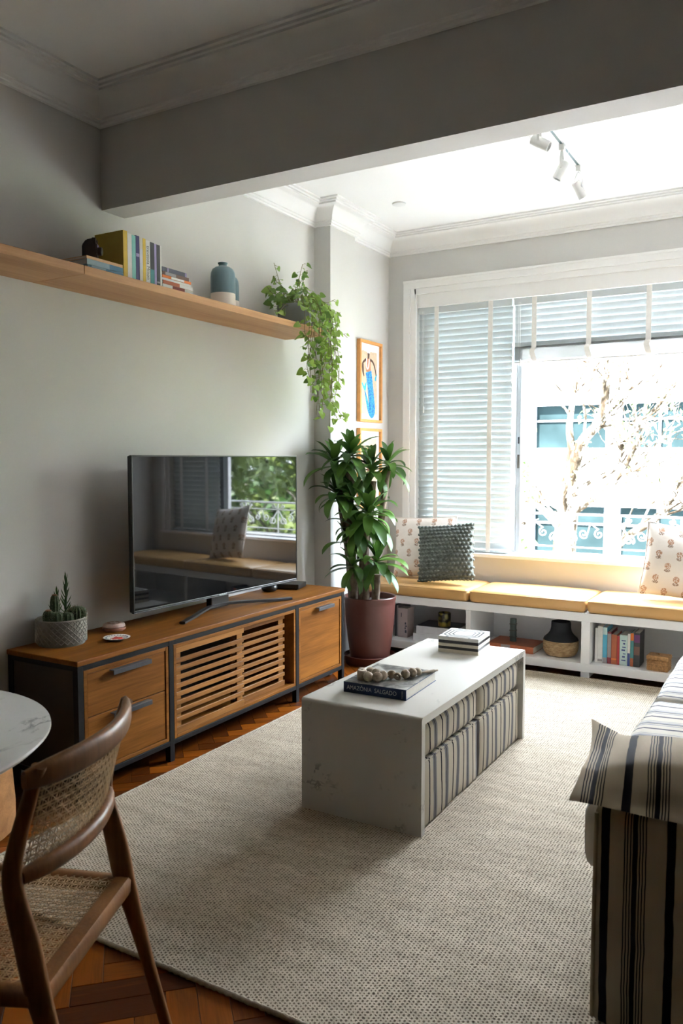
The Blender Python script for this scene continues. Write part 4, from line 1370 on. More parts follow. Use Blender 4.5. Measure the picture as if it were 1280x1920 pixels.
# blue books lying flat
def lie(label, y0, z, t, h, d, cover, marks=(), xs=0.288, G='books lying flat on the wall shelf', ax=(-1, 0, 0), az=(0, 1, 0), x=None, top=None):
    return book(label, ax, az, (xs, y0, z + t / 2), t, h, d, cover, marks=marks, group=G, top=top)
lie('dark blue book at the bottom of the left stack on the shelf', 2.455, SZ, 0.020, 0.205, 0.24, 'cover_blue', [(0.1, 0.5, 'cover_paleblue')])
lie('pale blue book in the middle of the left stack on the shelf', 2.452, SZ + 0.0205, 0.023, 0.206, 0.24, 'cover_paleblue', [(0.62, 1.0, 'cover_blue')])
lie('thin tan book on top of the left stack on the shelf', 2.450, SZ + 0.044, 0.012, 0.206, 0.25, 'cover_tan')
# dark angular figurine on the blue stack
t = thing('carved_figurine', 'dark brown angular figurine standing on the blue books', 'figurine', (0.215, 2.545, SZ + 0.0565), (0, 0, R(38)))
bm = bm_new()
prof = [(-0.036, 0.0), (0.022, 0.0), (0.028, 0.03), (0.026, 0.075), (0.012, 0.096), (-0.018, 0.090), (-0.036, 0.066)]
a_ = [bm.verts.new((p_[0], -0.026, p_[1])) for p_ in prof]
b_ = [bm.verts.new((p_[0], 0.026, p_[1])) for p_ in prof]
bm.faces.new(a_); bm.faces.new(b_[::-1])
for i in range(7):
    bm.faces.new([a_[i], a_[(i + 1) % 7], b_[(i + 1) % 7], b_[i]])
bmesh.ops.bevel(bm, geom=bm.edges[:], offset=0.004, segments=2, affect='EDGES')
obj('body', bm, 'figurine_dark', t, smooth=40)
bm = bm_new(); lathe(bm, [(0.016, 0), (0.018, 0.004), (0.018, 0.02), (0.013, 0.024), (0, 0.022)], 20, cap=False)
obj('snout', bm, 'figurine_dark', t, (0.024, 0.0, 0.045), (0, R(90), 0), smooth=40)
for s_ in (-1, 1):
    bm = bm_new(); box(bm, 0.006, 0.024, s_ * 0.022 - 0.006, s_ * 0.022 + 0.006, 0.072, 0.098, 0.003); obj('ear', bm, 'figurine_dark', t)
bm = bm_new(); box(bm, 0.0265, 0.030, -0.012, 0.012, 0.060, 0.072, 0.001); obj('marking', bm, 'cover_lilac', t)

# right stack of paperbacks
z = SZ
Y0 = 2.916
for lab, t_, h_, cover, marks, dy in [
    ('white book with a maroon panel at the bottom of the right stack', 0.026, 0.214, 'cover_white', [(0.32, 0.72, 'cover_maroon')], 0.0),
    ('orange red book above the bottom one of the right stack', 0.017, 0.210, 'cover_rust', [(0.55, 1.0, 'cover_white')], 0.002),
    ('thin white book in the middle of the right stack', 0.012, 0.207, 'cover_white', [(0.0, 0.4, 'cover_palegrey')], 0.0),
    ('thin orange and white book in the right stack', 0.012, 0.203, 'cover_orange', [(0.3, 0.75, 'cover_white')], 0.001),
    ('brown paperback second from the top of the right stack', 0.016, 0.186, 'cover_brown', [(0.1, 0.5, 'cover_grey')], 0.002),
    ('dark slate book with a lilac end on top of the right stack', 0.020, 0.172, 'cover_slate', [(0.93, 1.0, 'cover_lilac'), (0.2, 0.26, 'cover_lilac')], 0.0)]:
    lie(lab, Y0 + dy, z, t_, h_, 0.15, cover, marks, xs=0.285 - random.uniform(0, 0.006))
    z += t_ + 0.0004

def vase(label, x, y, s):
    t = thing('ceramic_vase', label, 'vase', (x, y, SZ), group='two-tone vases on the wall shelf')
    bm = bm_new()
    r = 0.066 * s
    zl = 0.078 * s
    lathe(bm, [(0, 0), (r * 0.93, 0), (r * 0.985, 0.006), (r, 0.02), (r, zl)], 48, cap=False); obj('bisque_foot', bm, 'vase_white', t, smooth=40)
    bm = bm_new()
    lathe(bm, [(r, zl), (r * 1.004, zl + 0.002), (r * 1.0, 0.165 * s), (r * 0.965, 0.188 * s), (r * 0.86, 0.206 * s), (r * 0.62, 0.218 * s), (r * 0.40, 0.222 * s), (r * 0.33, 0.226 * s), (r * 0.33, 0.232 * s), (r * 0.40, 0.240 * s), (r * 0.38, 0.243 * s), (r * 0.28, 0.24 * s), (r * 0.26, 0.215 * s), (0, 0.21 * s)], 48, cap=False)
    obj('glazed_body', bm, 'vase_blue', t, smooth=40)
vase('blue glazed vase with a bare white foot at the front of the shelf', 0.205, 3.468, 1.0)
vase('blue glazed vase half hidden behind the front vase on the shelf', 0.110, 3.628, 0.97)

# trailing pothos
pot = thing('trailing_pothos', 'leafy trailing pothos in a grey glazed pot at the shelf end', 'plant', (0.175, 4.225, SZ))
bm = bm_new()
lathe(bm, [(0, 0), (0.085, 0.0), (0.098, 0.01), (0.112, 0.05), (0.118, 0.10), (0.119, 0.135), (0.116, 0.14), (0.110, 0.135), (0.108, 0.11), (0, 0.11)], 48, cap=False)
obj('pot', bm, 'pot_grey_glaze', pot, smooth=40)
bm = bm_new(); lathe(bm, [(0, 0.118), (0.109, 0.112)], 32, cap=False); obj('soil', bm, 'soil', pot)
def heart_leaf(L, W, droop, seed):
    """heart-shaped leaf, stalk end at origin, tip along +y, face +z"""
    bm = bm_new()
    out = [(0.0, 0.10), (0.22, 0.0), (0.42, 0.03), (0.50, 0.22), (0.46, 0.45), (0.32, 0.68), (0.15, 0.87), (0.0, 1.0)]
    mid = [bm.verts.new((0, L * y_, droop * L * (y_ ** 2))) for y_ in (0.10, 0.22, 0.45, 0.68, 0.87, 1.0)]
    for s_ in (-1, 1):
        pts = [bm.verts.new((s_ * W * x_, L * y_, droop * L * (y_ ** 2) - 0.10 * W + 0.35 * W * abs(x_))) for x_, y_ in out[1:-1]]
        seq = [(mid[0], mid[1], pts[0], None), ]
        def f(*v):
            bm.faces.new(v if s_ > 0 else v[::-1])
        f(mid[0], pts[0], pts[1], mid[1])
        f(mid[1], pts[1], pts[2], pts[2 + 1], mid[2])
        f(mid[2], pts[3], pts[4], mid[3])
        f(mid[3], pts[4], pts[5], mid[4])
        f(mid[4], pts[5], mid[5])
    return finish('leaf', bm, 'pothos_leaf', 60)
hearts = [heart_leaf(0.052, 0.046, -0.25, 1), heart_leaf(0.046, 0.036, -0.1, 2), heart_leaf(0.040, 0.036, -0.4, 3), heart_leaf(0.064, 0.056, -0.3, 4)]
rnd = random.Random(11)
stems = bm_new()
nleaf = 0
extra = bm_new()
def leaf_at(p, d, big=1.0, hang=0.5):
    """hang a leaf from point p, pointing roughly along d"""
    global nleaf
    d = Vector(d).normalized()
    y = (d + Vector((0, 0, -hang))).normalized()
    zr = Vector((0.75, -0.45, 0.55)) + Vector((rnd.uniform(-.6, .6), rnd.uniform(-.6, .6), rnd.uniform(-.4, .5)))
    zr = (zr - y * zr.dot(y)).normalized()
    x = y.cross(zr)
    s_ = big * rnd.uniform(0.6, 1.15)
    mtx = axes(x, y, zr, p) @ Matrix.Diagonal((s_, s_, s_, 1))
    me = rnd.choice(hearts[:3]) if big < 1.2 else hearts[3]
    if nleaf < 298:
        put('leaf', me, pot, mtx=mtx)
    else:
        t_ = bmesh.new(); t_.from_mesh(me); merge(extra, t_, mtx)
    nleaf += 1
def vine(pts, every=0.05, big=1.0, r=0.0018, leafy=True):
    line = smoothline(pts, 8)
    sweep(stems, line, r, 5)
    acc = 0.0
    for a_, b_ in zip(line[:-1], line[1:]):
        acc += (b_ - a_).length
        if acc > every and leafy:
            acc = 0
            q = rnd.uniform(0, 2 * PI)
            d = Vector((math.cos(q), math.sin(q), rnd.uniform(-0.5, 0.3)))
            st_ = d * rnd.uniform(0.012, 0.03)
            sweep(stems, [b_, b_ + st_ * 0.6 + Vector((0, 0, 0.004)), b_ + st_], 0.0011, 4)
            leaf_at(b_ + st_, d, big)
# bushy crown
for i in range(75):
    a, rr = rnd.uniform(0, 2 * PI), rnd.uniform(0.03, 0.16)
    p0 = Vector((0.6 * rr * math.cos(a), 0.6 * rr * math.sin(a), 0.115))
    p1 = Vector((rr * math.cos(a) * 0.95, rr * math.sin(a) * 1.15, 0.155 + rnd.uniform(0, 0.09) - 0.3 * max(0, rr - 0.1)))
    sweep(stems, [p0, (p0 + p1) / 2 + Vector((0, 0, 0.015)), p1], 0.0012, 4)
    leaf_at(p1, (math.cos(a), math.sin(a), 0.3), 1.0 if i % 5 else 1.2, 0.4)
# upright shoots
for pts in [[(-0.02, 0.03, 0.115), (-0.02, 0.07, 0.22), (-0.03, 0.12, 0.31), (-0.02, 0.16, 0.39)], [(0.0, 0.0, 0.115), (-0.01, 0.04, 0.23), (-0.02, 0.08, 0.31)],
            [(-0.03, -0.04, 0.115), (-0.04, -0.09, 0.22), (-0.05, -0.13, 0.31), (-0.04, -0.18, 0.37)], [(-0.03, -0.05, 0.115), (-0.03, -0.14, 0.18), (-0.04, -0.20, 0.19), (-0.05, -0.24, 0.22)],
            [(0.0, -0.06, 0.115), (0.03, -0.16, 0.12), (0.04, -0.24, 0.07), (0.05, -0.31, 0.06)],
            [(-0.01, 0.05, 0.115), (-0.03, 0.06, 0.25), (-0.04, 0.10, 0.34), (-0.05, 0.15, 0.43)],
            [(-0.02, -0.02, 0.115), (-0.05, -0.06, 0.24), (-0.06, -0.12, 0.27), (-0.06, -0.16, 0.30)],
            [(0.03, 0.07, 0.115), (0.04, 0.15, 0.20), (0.05, 0.24, 0.19), (0.06, 0.33, 0.14), (0.07, 0.42, 0.16)]]:
    vine(pts, 0.024, 0.85)
# vines over the shelf front edge and end, hanging (local coordinates, pot foot at origin)
for i in range(16):
    f = i / 15
    side = rnd.uniform(-0.06, 0.25)
    y1 = -0.19 + 0.48 * f + rnd.uniform(-0.04, 0.04)
    over_end = y1 > 0.13
    x1 = 0.165 + rnd.uniform(0.0, 0.03) if not over_end else rnd.uniform(0.02, 0.15)
    if over_end:
        y1 = max(y1, 0.165)
    dz = rnd.choice([-0.12, -0.2, -0.26, -0.32, -0.38, -0.42, -0.50]) * (1.12 - 0.5 * abs(f - 0.55))
    pts = [(0.05 * math.cos(i), 0.05 * math.sin(i), 0.115), (x1 * 0.72, y1 * 0.72, 0.165 + rnd.uniform(-.02, .03)), (x1 + 0.012, y1 + 0.0, 0.07), (x1 + 0.012, y1 + 0.02 * rnd.uniform(-1, 1), -0.06)]
    nseg = 3
    for k_ in range(1, nseg + 1):
        pts.append((x1 + 0.012 + rnd.uniform(-0.012, 0.02), y1 + rnd.uniform(-0.02, 0.03), -0.06 + dz * k_ / nseg))
    vine(pts, 0.032, 1.0)
# long trailing strands
for pts in [[(0.04, 0.05, 0.115), (0.12, 0.13, 0.17), (0.17, 0.19, 0.05), (0.165, 0.20, -0.15), (0.175, 0.22, -0.30), (0.165, 0.19, -0.42), (0.17, 0.26, -0.52), (0.16, 0.33, -0.50)],
            [(0.04, 0.02, 0.115), (0.13, 0.06, 0.17), (0.185, 0.07, 0.02), (0.18, 0.09, -0.2), (0.185, 0.10, -0.35), (0.175, 0.15, -0.47), (0.18, 0.20, -0.55), (0.17, 0.27, -0.52)],
            [(0.05, -0.02, 0.115), (0.14, -0.06, 0.16), (0.185, -0.08, 0.02), (0.19, -0.14, -0.16), (0.185, -0.17, -0.24), (0.18, -0.13, -0.32), (0.185, -0.10, -0.36)],
            [(0.04, 0.06, 0.115), (0.06, 0.15, 0.16), (0.07, 0.25, 0.09), (0.08, 0.34, 0.03), (0.09, 0.42, 0.02), (0.10, 0.46, 0.0)],
            [(0.03, 0.06, 0.12), (0.05, 0.17, 0.19), (0.06, 0.27, 0.20), (0.06, 0.36, 0.235)],
            [(0.03, 0.05, 0.12), (0.09, 0.18, 0.13), (0.12, 0.26, 0.0), (0.13, 0.29, -0.14), (0.13, 0.30, -0.27), (0.13, 0.27, -0.36)]]:
    vine(pts, 0.040, 1.0)
stuff(obj('leaf', extra, 'pothos_leaf', pot, smooth=60))
obj('stems', stems, 'pothos_stem', pot, smooth=60)

# ------------------------------------------------------------------ framed prints on the alcove wall
def framed(label, z0, mermaid):
    y0, y1, h = 5.172, 5.522, 0.598
    w = y1 - y0
    t = thing('framed_print', label, 'picture', (0.075, (y0 + y1) / 2, z0), group='framed prints beside the window')
    # local: x = +y world, z up, facing +x world -> local -y
    t.rotation_euler = (0, 0, R(90))
    fw = 0.020
    for a_ in [(-w / 2, w / 2, 0, fw), (-w / 2, w / 2, h - fw, h), (-w / 2, -w / 2 + fw, fw, h - fw), (w / 2 - fw, w / 2, fw, h - fw)]:
        bm = bm_new(); box(bm, a_[0], a_[1], -0.032, -0.001, a_[2], a_[3], 0.0012, 1); obj('frame_bar', bm, 'frame_wood', t)
    bm = bm_new(); box(bm, -w / 2 + fw, w / 2 - fw, -0.012, -0.001, fw, h - fw); pp = obj('paper', bm, 'paper', t)
    def flat(name, mat, poly, lvl, parent=pp):
        bm = bm_new()
        a_ = [bm.verts.new((p[0], -0.0122 - lvl * 0.0003, p[1])) for p in poly]
        b_ = [bm.verts.new((p[0], -0.0119, p[1])) for p in poly]
        n = len(poly)
        bm.faces.new(a_); bm.faces.new(b_[::-1])
        for i in range(n):
            bm.faces.new([a_[i], a_[(i + 1) % n], b_[(i + 1) % n], b_[i]])
        bmesh.ops.triangulate(bm, faces=bm.faces[:])
        return obj(name, bm, mat, parent)
    rn = random.Random(3)
    def rough(x0, x1, za, zb_):
        p = []
        n = 14
        for i in range(n): p.append((x0 + (x1 - x0) * i / n, za + rn.uniform(-.004, .004)))
        for i in range(n): p.append((x1 + rn.uniform(-.004, .004), za + (zb_ - za) * i / n))
        for i in range(n): p.append((x1 - (x1 - x0) * i / n, zb_ + rn.uniform(-.004, .004)))
        for i in range(n): p.append((x0 + rn.uniform(-.004, .004), zb_ - (zb_ - za) * i / n))
        return p
    flat('print_ground', 'tan_paper', rough(-0.128, 0.118, 0.062, 0.522), 0)
    def stroke(pts, wid):
        line = smoothline([(p[0], 0, p[1]) for p in pts], 5)
        L_, R_ = [], []
        n = len(line)
        for i, p in enumerate(line):
            d = (line[min(i + 1, n - 1)] - line[max(i - 1, 0)]).normalized()
            f = i / (n - 1)
            ww = wid[0] + (wid[1] - wid[0]) * f if len(wid) == 2 else (wid[0] + (wid[1] - wid[0]) * f * 2 if f < .5 else wid[1] + (wid[2] - wid[1]) * (f - .5) * 2)
            L_.append((p.x - d.z * ww, p.z + d.x * ww)); R_.append((p.x + d.z * ww, p.z - d.x * ww))
        return L_ + R_[::-1]
    if mermaid:
        flat('printed_tail', 'tail_ink', stroke([(-0.015, 0.375), (0.012, 0.27), (0.045, 0.13), (0.05, 0.085), (0.03, 0.065), (-0.01, 0.10), (-0.045, 0.17), (-0.07, 0.23)], (0.046, 0.036, 0.006)), 2)
        flat('printed_fin', 'teal_ink', [(-0.072, 0.225), (-0.108, 0.262), (-0.128, 0.292), (-0.100, 0.285), (-0.082, 0.262), (-0.065, 0.285), (-0.045, 0.302), (-0.05, 0.272), (-0.058, 0.235)], 3)
        flat('printed_torso', 'blush_ink', [(-0.052, 0.372), (0.020, 0.372), (0.012, 0.40), (0.018, 0.46), (-0.005, 0.475), (-0.028, 0.475), (-0.058, 0.455), (-0.048, 0.40)], 1)
        flat('printed_hair', 'skin_ink', [(-0.03, 0.47), (-0.005, 0.47), (0.0, 0.505), (-0.012, 0.522), (-0.03, 0.51)], 3)
        flat('printed_arm', 'skin_ink', stroke([(-0.05, 0.462), (-0.085, 0.445), (-0.11, 0.42), (-0.105, 0.37), (-0.085, 0.335)], (0.010, 0.005)), 2)
        flat('printed_arm', 'skin_ink', stroke([(0.01, 0.465), (0.05, 0.452), (0.08, 0.42), (0.10, 0.37), (0.105, 0.35)], (0.010, 0.005)), 2)
        flat('printed_necklace', 'white_ink', stroke([(-0.045, 0.47), (-0.05, 0.42), (-0.035, 0.395), (-0.015, 0.41), (-0.005, 0.465)], (0.006, 0.006)), 4)
        flat('printed_crown', 'white_ink', [(-0.036, 0.51), (0.004, 0.51), (0.012, 0.535), (-0.008, 0.528), (-0.015, 0.548), (-0.024, 0.53), (-0.04, 0.536)], 4)
        flat('printed_mirror', 'teal_ink', [(0.085, 0.315), (0.10, 0.315), (0.108, 0.345), (0.128, 0.372), (0.10, 0.352), (0.088, 0.342)], 4)
    else:
        flat('printed_figure', 'blush_ink', stroke([(-0.01, 0.47), (-0.01, 0.36), (0.01, 0.22), (0.0, 0.11)], (0.022, 0.038, 0.012)), 2)
        flat('printed_arm', 'skin_ink', stroke([(-0.03, 0.42), (-0.08, 0.36), (-0.075, 0.28)], (0.009, 0.005)), 2)
        flat('printed_arm', 'skin_ink', stroke([(0.01, 0.42), (0.07, 0.38), (0.085, 0.30)], (0.009, 0.005)), 2)
framed('light wood framed print of a blue-tailed mermaid beside the window', 1.672, True)
framed('light wood framed tan print partly hidden behind the floor plant', 1.028, False)

# ------------------------------------------------------------------ track light
tr = thing('track_light', 'white ceiling track with three spotlights', 'light', (1.745, 4.2, ZC))
bm = bm_new(); box(bm, -0.018, 0.018, -0.72, 0.66, -0.022, 0.0, 0.001, 1); track = obj('track', bm, 'track_white', tr)
bm = bm_new(); box(bm, -0.0065, 0.0065, -0.715, 0.655, -0.0226, -0.0215); obj('slot', bm, 'track_slot', track)
rt_ = Vector((0.865, 0.502, 0)); fw_ = Vector((-0.502, 0.865, 0))
for y, d in [(-0.19, rt_ * 0.8 - Vector((0, 0, 0.5)) - fw_ * 0.35), (0.23, -rt_ * 0.43 - Vector((0, 0, 0.9)) + fw_ * 0.2), (0.59, rt_ * 0.55 - Vector((0, 0, 0.8)) + fw_ * 0.25)]:
    h = bpy.data.objects.new('spotlight', None); COL.objects.link(h); h.parent = tr; h.location = (0, y, -0.0226)
    bm = bm_new(); box(bm, -0.014, 0.014, -0.02, 0.02, -0.032, 0.0, 0.002); obj('adapter', bm, 'spot_white', h)
    d = d.normalized()
    c = Vector((0, 0, -0.125))
    side = d.cross(Vector((0, 0, 1))).normalized()
    bm = bm_new()
    for s_ in (-1, 1):
        sweep(bm, smoothline([(0, 0, -0.030), tuple(side * s_ * 0.018 + Vector((0, 0, -0.05))), tuple(side * s_ * 0.031 + Vector((0, 0, -0.085))), tuple(side * s_ * 0.031 + c)], 4), [(0.007, 0.0022)] * 13, 6, up=tuple(side), power=4)
    obj('yoke', bm, 'spot_white', h, smooth=50)
    q = d.to_track_quat('Z', 'Y').to_matrix().to_4x4()
    t_ = bm_new(); lathe(t_, [(0, -0.05), (0.024, -0.05), (0.0275, -0.046), (0.0285, 0.072), (0.0255, 0.072), (0.024, 0.055), (0, 0.05)], 32, cap=False)
    obj('lamp_head', t_, 'spot_white', h, smooth=40, mtx=Matrix.Translation(c) @ q @ Matrix.Diagonal((0.92, 0.92, 0.80, 1)))
    t_ = bm_new(); lathe(t_, [(0, 0.052), (0.012, 0.0525), (0.022, 0.06), (0.0235, 0.066)], 24, cap=False)
    obj('reflector', t_, 'aluminium', h, smooth=40, mtx=Matrix.Translation(c) @ q @ Matrix.Diagonal((0.92, 0.92, 0.80, 1)))
    bm = bm_new()
    back = c - d * 0.045
    sweep(bm, smoothline([(0, 0, -0.028), tuple(Vector((0, 0, -0.05)) - d * 0.05 * Vector((1, 1, 0)).length), tuple(back - d * 0.03 + Vector((0, 0, 0.03))), tuple(back)], 5), 0.0016, 6)
    obj('cable', bm, 'spot_white', h, smooth=60)

# ------------------------------------------------------------------ things in the bench compartments
BZ = 0.0905
G = 'books in the bench compartments'
def bstand(label, x, t, h, d, cover, y=5.262, marks=(), lean=0.0, top=None):
    ez = (math.sin(lean), 0, math.cos(lean))
    return book(label, (0, 1, 0), ez, (x, y, BZ), t, h, d, cover, marks=marks, group=G, top=top)
def blie(label, x0, y, z, t, h, d, cover, marks=(), ang=0.0, top=None):
    a = ang
    return book(label, (-math.sin(a), math.cos(a), 0), (math.cos(a), math.sin(a), 0), (x0, y, z + t / 2), t, h, d, cover, marks=marks, group=G, top=top)
bstand('dark grey magazine standing behind the brown plant pot', 0.335, 0.012, 0.235, 0.21, 'cover_black', 5.30)
bstand('grey magazine next to the pinkish one in the bench', 0.352, 0.014, 0.232, 0.21, 'cover_grey', 5.30)
b, cv = bstand('pinkish magazine with dark print facing out in the bench', 0.40, 0.075, 0.215, 0.11, 'cover_pinkgrey', 5.29, [(0.08, 0.55, 'cover_pinkgrey')])
bm = bm_new()
for k_, (y_, z_, w_, h_) in enumerate([(-0.024, 0.035, 0.014, 0.020), (-0.020, 0.062, 0.010, 0.014), (-0.026, 0.080, 0.016, 0.010), (-0.022, 0.096, 0.012, 0.016), (0.012, 0.15, 0.006, 0.03)]):
    box(bm, -0.0010, -0.0005, y_ - w_ / 2, y_ + w_ / 2, z_, z_ + h_)
obj('printed_marks', bm, 'cover_slate', cv)
blie('thick white book at the bottom of the pile beside the pot', 0.505, 5.245, BZ, 0.052, 0.30, 0.235, 'cover_palegrey', ang=R(3))
blie('thick white book with a dark cover on top of the bench pile', 0.525, 5.255, BZ + 0.0525, 0.055, 0.31, 0.235, 'cover_palegrey', ang=R(1), top='cover_slate')
t = thing('printed_cup', 'dark flower-printed cup standing on the white books', 'cup', (0.708, 5.34, BZ + 0.1085))
bm = bm_new(); lathe(bm, [(0, 0), (0.043, 0), (0.045, 0.004), (0.046, 0.095), (0.044, 0.097), (0.042, 0.093), (0.041, 0.02), (0, 0.02)], 36, cap=False); obj('glass', bm, 'cup_print', t, smooth=40)
bm = bm_new(); lathe(bm, [(0, 0.07), (0.0405, 0.072)], 30, cap=False); obj('wax', bm, 'bone_white', t)
blie('orange red hardback lying flat in the middle compartment', 1.06, 5.265, BZ, 0.045, 0.325, 0.245, 'cover_rust', ang=R(-1.5), marks=[(0.3, 0.5, 'cover_grey')])
t = thing('carved_totem', 'slim dark green totem figure standing on the orange book', 'figurine', (1.205, 5.38, BZ + 0.0458))
bm = bm_new()
sweep(bm, [(0, 0, 0), (0, 0, 0.02), (0, 0, 0.05), (0, 0, 0.10), (0, 0, 0.135), (0, 0, 0.16)], [(0.022, 0.018), (0.021, 0.017), (0.0225, 0.018), (0.021, 0.016), (0.0225, 0.017), (0.021, 0.015)], 10, up=(0, 1, 0), power=3.5)
obj('shaft', bm, 'figurine_green', t, smooth=45)
bm = bm_new()
for z_ in (0.03, 0.075, 0.12):
    box(bm, -0.0235, 0.0235, -0.019, 0.019, z_, z_ + 0.004, 0.001, 1)
obj('carved_ring', bm, 'figurine_dark', t)
t = thing('straw_vase', 'black-necked vase with a woven straw belly in the bench', 'vase', (1.545, 5.345, BZ))
bm = bm_new(); lathe(bm, [(0, 0), (0.080, 0), (0.098, 0.012), (0.110, 0.04), (0.113, 0.075), (0.112, 0.105)], 48, cap=False); belly = obj('straw_belly', bm, 'straw', t, smooth=40)
bm = bm_new()
for k_ in range(12):
    z_ = 0.008 + k_ * 0.0085
    rr = [0.092, 0.100, 0.105, 0.1085, 0.1105, 0.1118, 0.1128, 0.1132, 0.1132, 0.113, 0.1128, 0.1122][k_]
    sweep(bm, [(rr * math.cos(a), rr * math.sin(a), z_) for a in [2 * PI * i / 40 for i in range(40)]], 0.0036, 6, up=(0, 0, 1), closed=True)
stuff(obj('straw_coils', bm, 'straw', belly, smooth=60))
bm = bm_new(); lathe(bm, [(0.1145, 0.105), (0.108, 0.118), (0.085, 0.138), (0.070, 0.160), (0.064, 0.185), (0.063, 0.225), (0.060, 0.227), (0.057, 0.222), (0.057, 0.17), (0, 0.15)], 48, cap=False); obj('neck', bm, 'vase_black', t, smooth=40)
x = 1.788
for lab, t_, h_, d_, cov, marks in [
    ('narrow white book at the left end of the bench row', 0.016, 0.222, 0.16, 'cover_white', []),
    ('taller white book second in the bench row', 0.030, 0.236, 0.17, 'cover_white', [(0.04, 0.1, 'cover_grey')]),
    ('sky blue book in the bench row', 0.027, 0.232, 0.17, 'cover_skyblue', [(0.0, 0.16, 'cover_grey'), (0.8, 1.0, 'cover_aqua')]),
    ('dark red book with a grey spine in the bench row', 0.024, 0.205, 0.19, 'cover_darkred', [(0.2, 0.95, 'cover_grey')]),
    ('orange brown book in the bench row', 0.034, 0.192, 0.15, 'cover_rust', [(0.15, 0.2, 'cover_orange')]),
    ('narrow red book in the bench row', 0.015, 0.185, 0.14, 'cover_red', []),
    ('pale aqua book with dark lettering in the bench row', 0.046, 0.195, 0.15, 'cover_aqua', []),
    ('white and blue narrow book in the bench row', 0.016, 0.206, 0.15, 'cover_white', [(0.0, 0.4, 'cover_marine')]),
    ('teal and orange book in the bench row', 0.020, 0.212, 0.15, 'cover_tealdark', [(0.0, 0.25, 'cover_rust'), (0.78, 1.0, 'cover_orange')]),
    ('dark purple book at the right end of the bench row', 0.036, 0.216, 0.16, 'cover_black', [(0.72, 0.95, 'cover_purple'), (0.35, 0.6, 'cover_brown')])]:
    b, cv = bstand(lab, x + t_ / 2, t_, h_, d_, cov, 5.258, marks)
    if 'lettering' in lab:
        bm = bm_new()
        for k_ in range(7):
            z_ = 0.030 + k_ * 0.021
            box(bm, -0.0006, -0.0001, -0.014 + 0.004 * (k_ % 2), 0.012 - 0.005 * (k_ % 3), z_, z_ + 0.006 + 0.004 * (k_ % 2))
        obj('printed_marks', bm, 'cover_marine', cv)
    x += t_ + 0.0012
t = thing('wicker_box', 'small lidded wicker box at the right of the bench', 'basket', (2.178, 5.262, BZ), (0, 0, R(-4)))
bm = bm_new(); box(bm, -0.062, 0.062, -0.05, 0.05, 0.0, 0.068, 0.005); bd = obj('basket_body', bm, 'wicker', t)
bm = bm_new(); box(bm, -0.065, 0.065, -0.053, 0.053, 0.069, 0.095, 0.006); obj('lid', bm, 'wicker', t)
bm = bm_new()
for z_ in (0.012, 0.024, 0.036, 0.048, 0.060, 0.075, 0.086):
    g = 0.0005 if z_ < 0.07 else 0.0035
    sweep(bm, [(-0.062 - g, -0.05 - g, z_), (0.062 + g, -0.05 - g, z_), (0.062 + g, 0.05 + g, z_), (-0.062 - g, 0.05 + g, z_)], 0.0022, 5, up=(0, 0, 1), closed=True)
for i in range(13):
    xx_ = -0.057 + i * 0.0095
    sweep(bm, [(xx_, -0.0515, 0.003), (xx_, -0.0515, 0.066)], 0.0018, 5)
stuff(obj('wicker_strands', bm, 'wicker', bd, smooth=60))
bm = bm_new(); sphere(bm, (0, 0, 0.098), 0.008, 2); obj('knob', bm, 'wicker', t, smooth=60)

# ------------------------------------------------------------------ corn plant in the brown pot
dp = thing('corn_plant', 'tall corn plant with several canes in a brown floor pot', 'plant', (0.355, 4.862, 0))
bm = bm_new(); lathe(bm, [(0, 0), (0.160, 0), (0.165, 0.005), (0.174, 0.05), (0.178, 0.055), (0.172, 0.058), (0.160, 0.035), (0, 0.03)], 56, cap=False); obj('saucer', bm, 'pot_brown', dp, smooth=40)
bm = bm_new(); lathe(bm, [(0, 0.031), (0.128, 0.031), (0.134, 0.036), (0.152, 0.15), (0.166, 0.28), (0.1745, 0.405), (0.174, 0.425), (0.178, 0.432), (0.181, 0.455), (0.177, 0.461), (0.169, 0.457), (0.165, 0.41), (0, 0.405)], 64, cap=False); obj('pot', bm, 'pot_brown', dp, smooth=40)
bm = bm_new(); lathe(bm, [(0, 0.425), (0.08, 0.428), (0.165, 0.418)], 40, cap=False); obj('soil', bm, 'soil', dp, smooth=60)
rnd = random.Random(5)
def blade(L, W, arch, n=9, curl=0.35):
    """strap leaf: base at origin, runs along +y, arches down; faces +z"""
    bm = bm_new()
    prev = None
    ang = R(0)
    y = z = 0.0
    for i in range(n + 1):
        f = i / n
        w_ = W * (0.42 + 1.1 * f) if f < 0.5 else W * (0.97 * math.sqrt(max(0.0, 1 - ((f - 0.5) / 0.5) ** 1.8)) + 0.0)
        w_ = max(w_, 0.0012)
        a = -arch * f * f
        cur = [bm.verts.new((-w_ / 2, y, z + curl * w_ * 0.5)), bm.verts.new((0, y, z)), bm.verts.new((w_ / 2, y, z + curl * w_ * 0.5))]
        if prev:
            bm.faces.new([prev[0], prev[1], cur[1], cur[0]]); bm.faces.new([prev[1], prev[2], cur[2], cur[1]])
        prev = cur
        y += L / n * math.cos(a); z += L / n * math.sin(a)
    return finish('leaf', bm, 'dracaena_leaf', 70)
OX, OY = 0.355, 4.862
blades = [blade(0.27, 0.076, R(75)), blade(0.24, 0.072, R(110)), blade(0.26, 0.080, R(50)), blade(0.20, 0.064, R(35))]
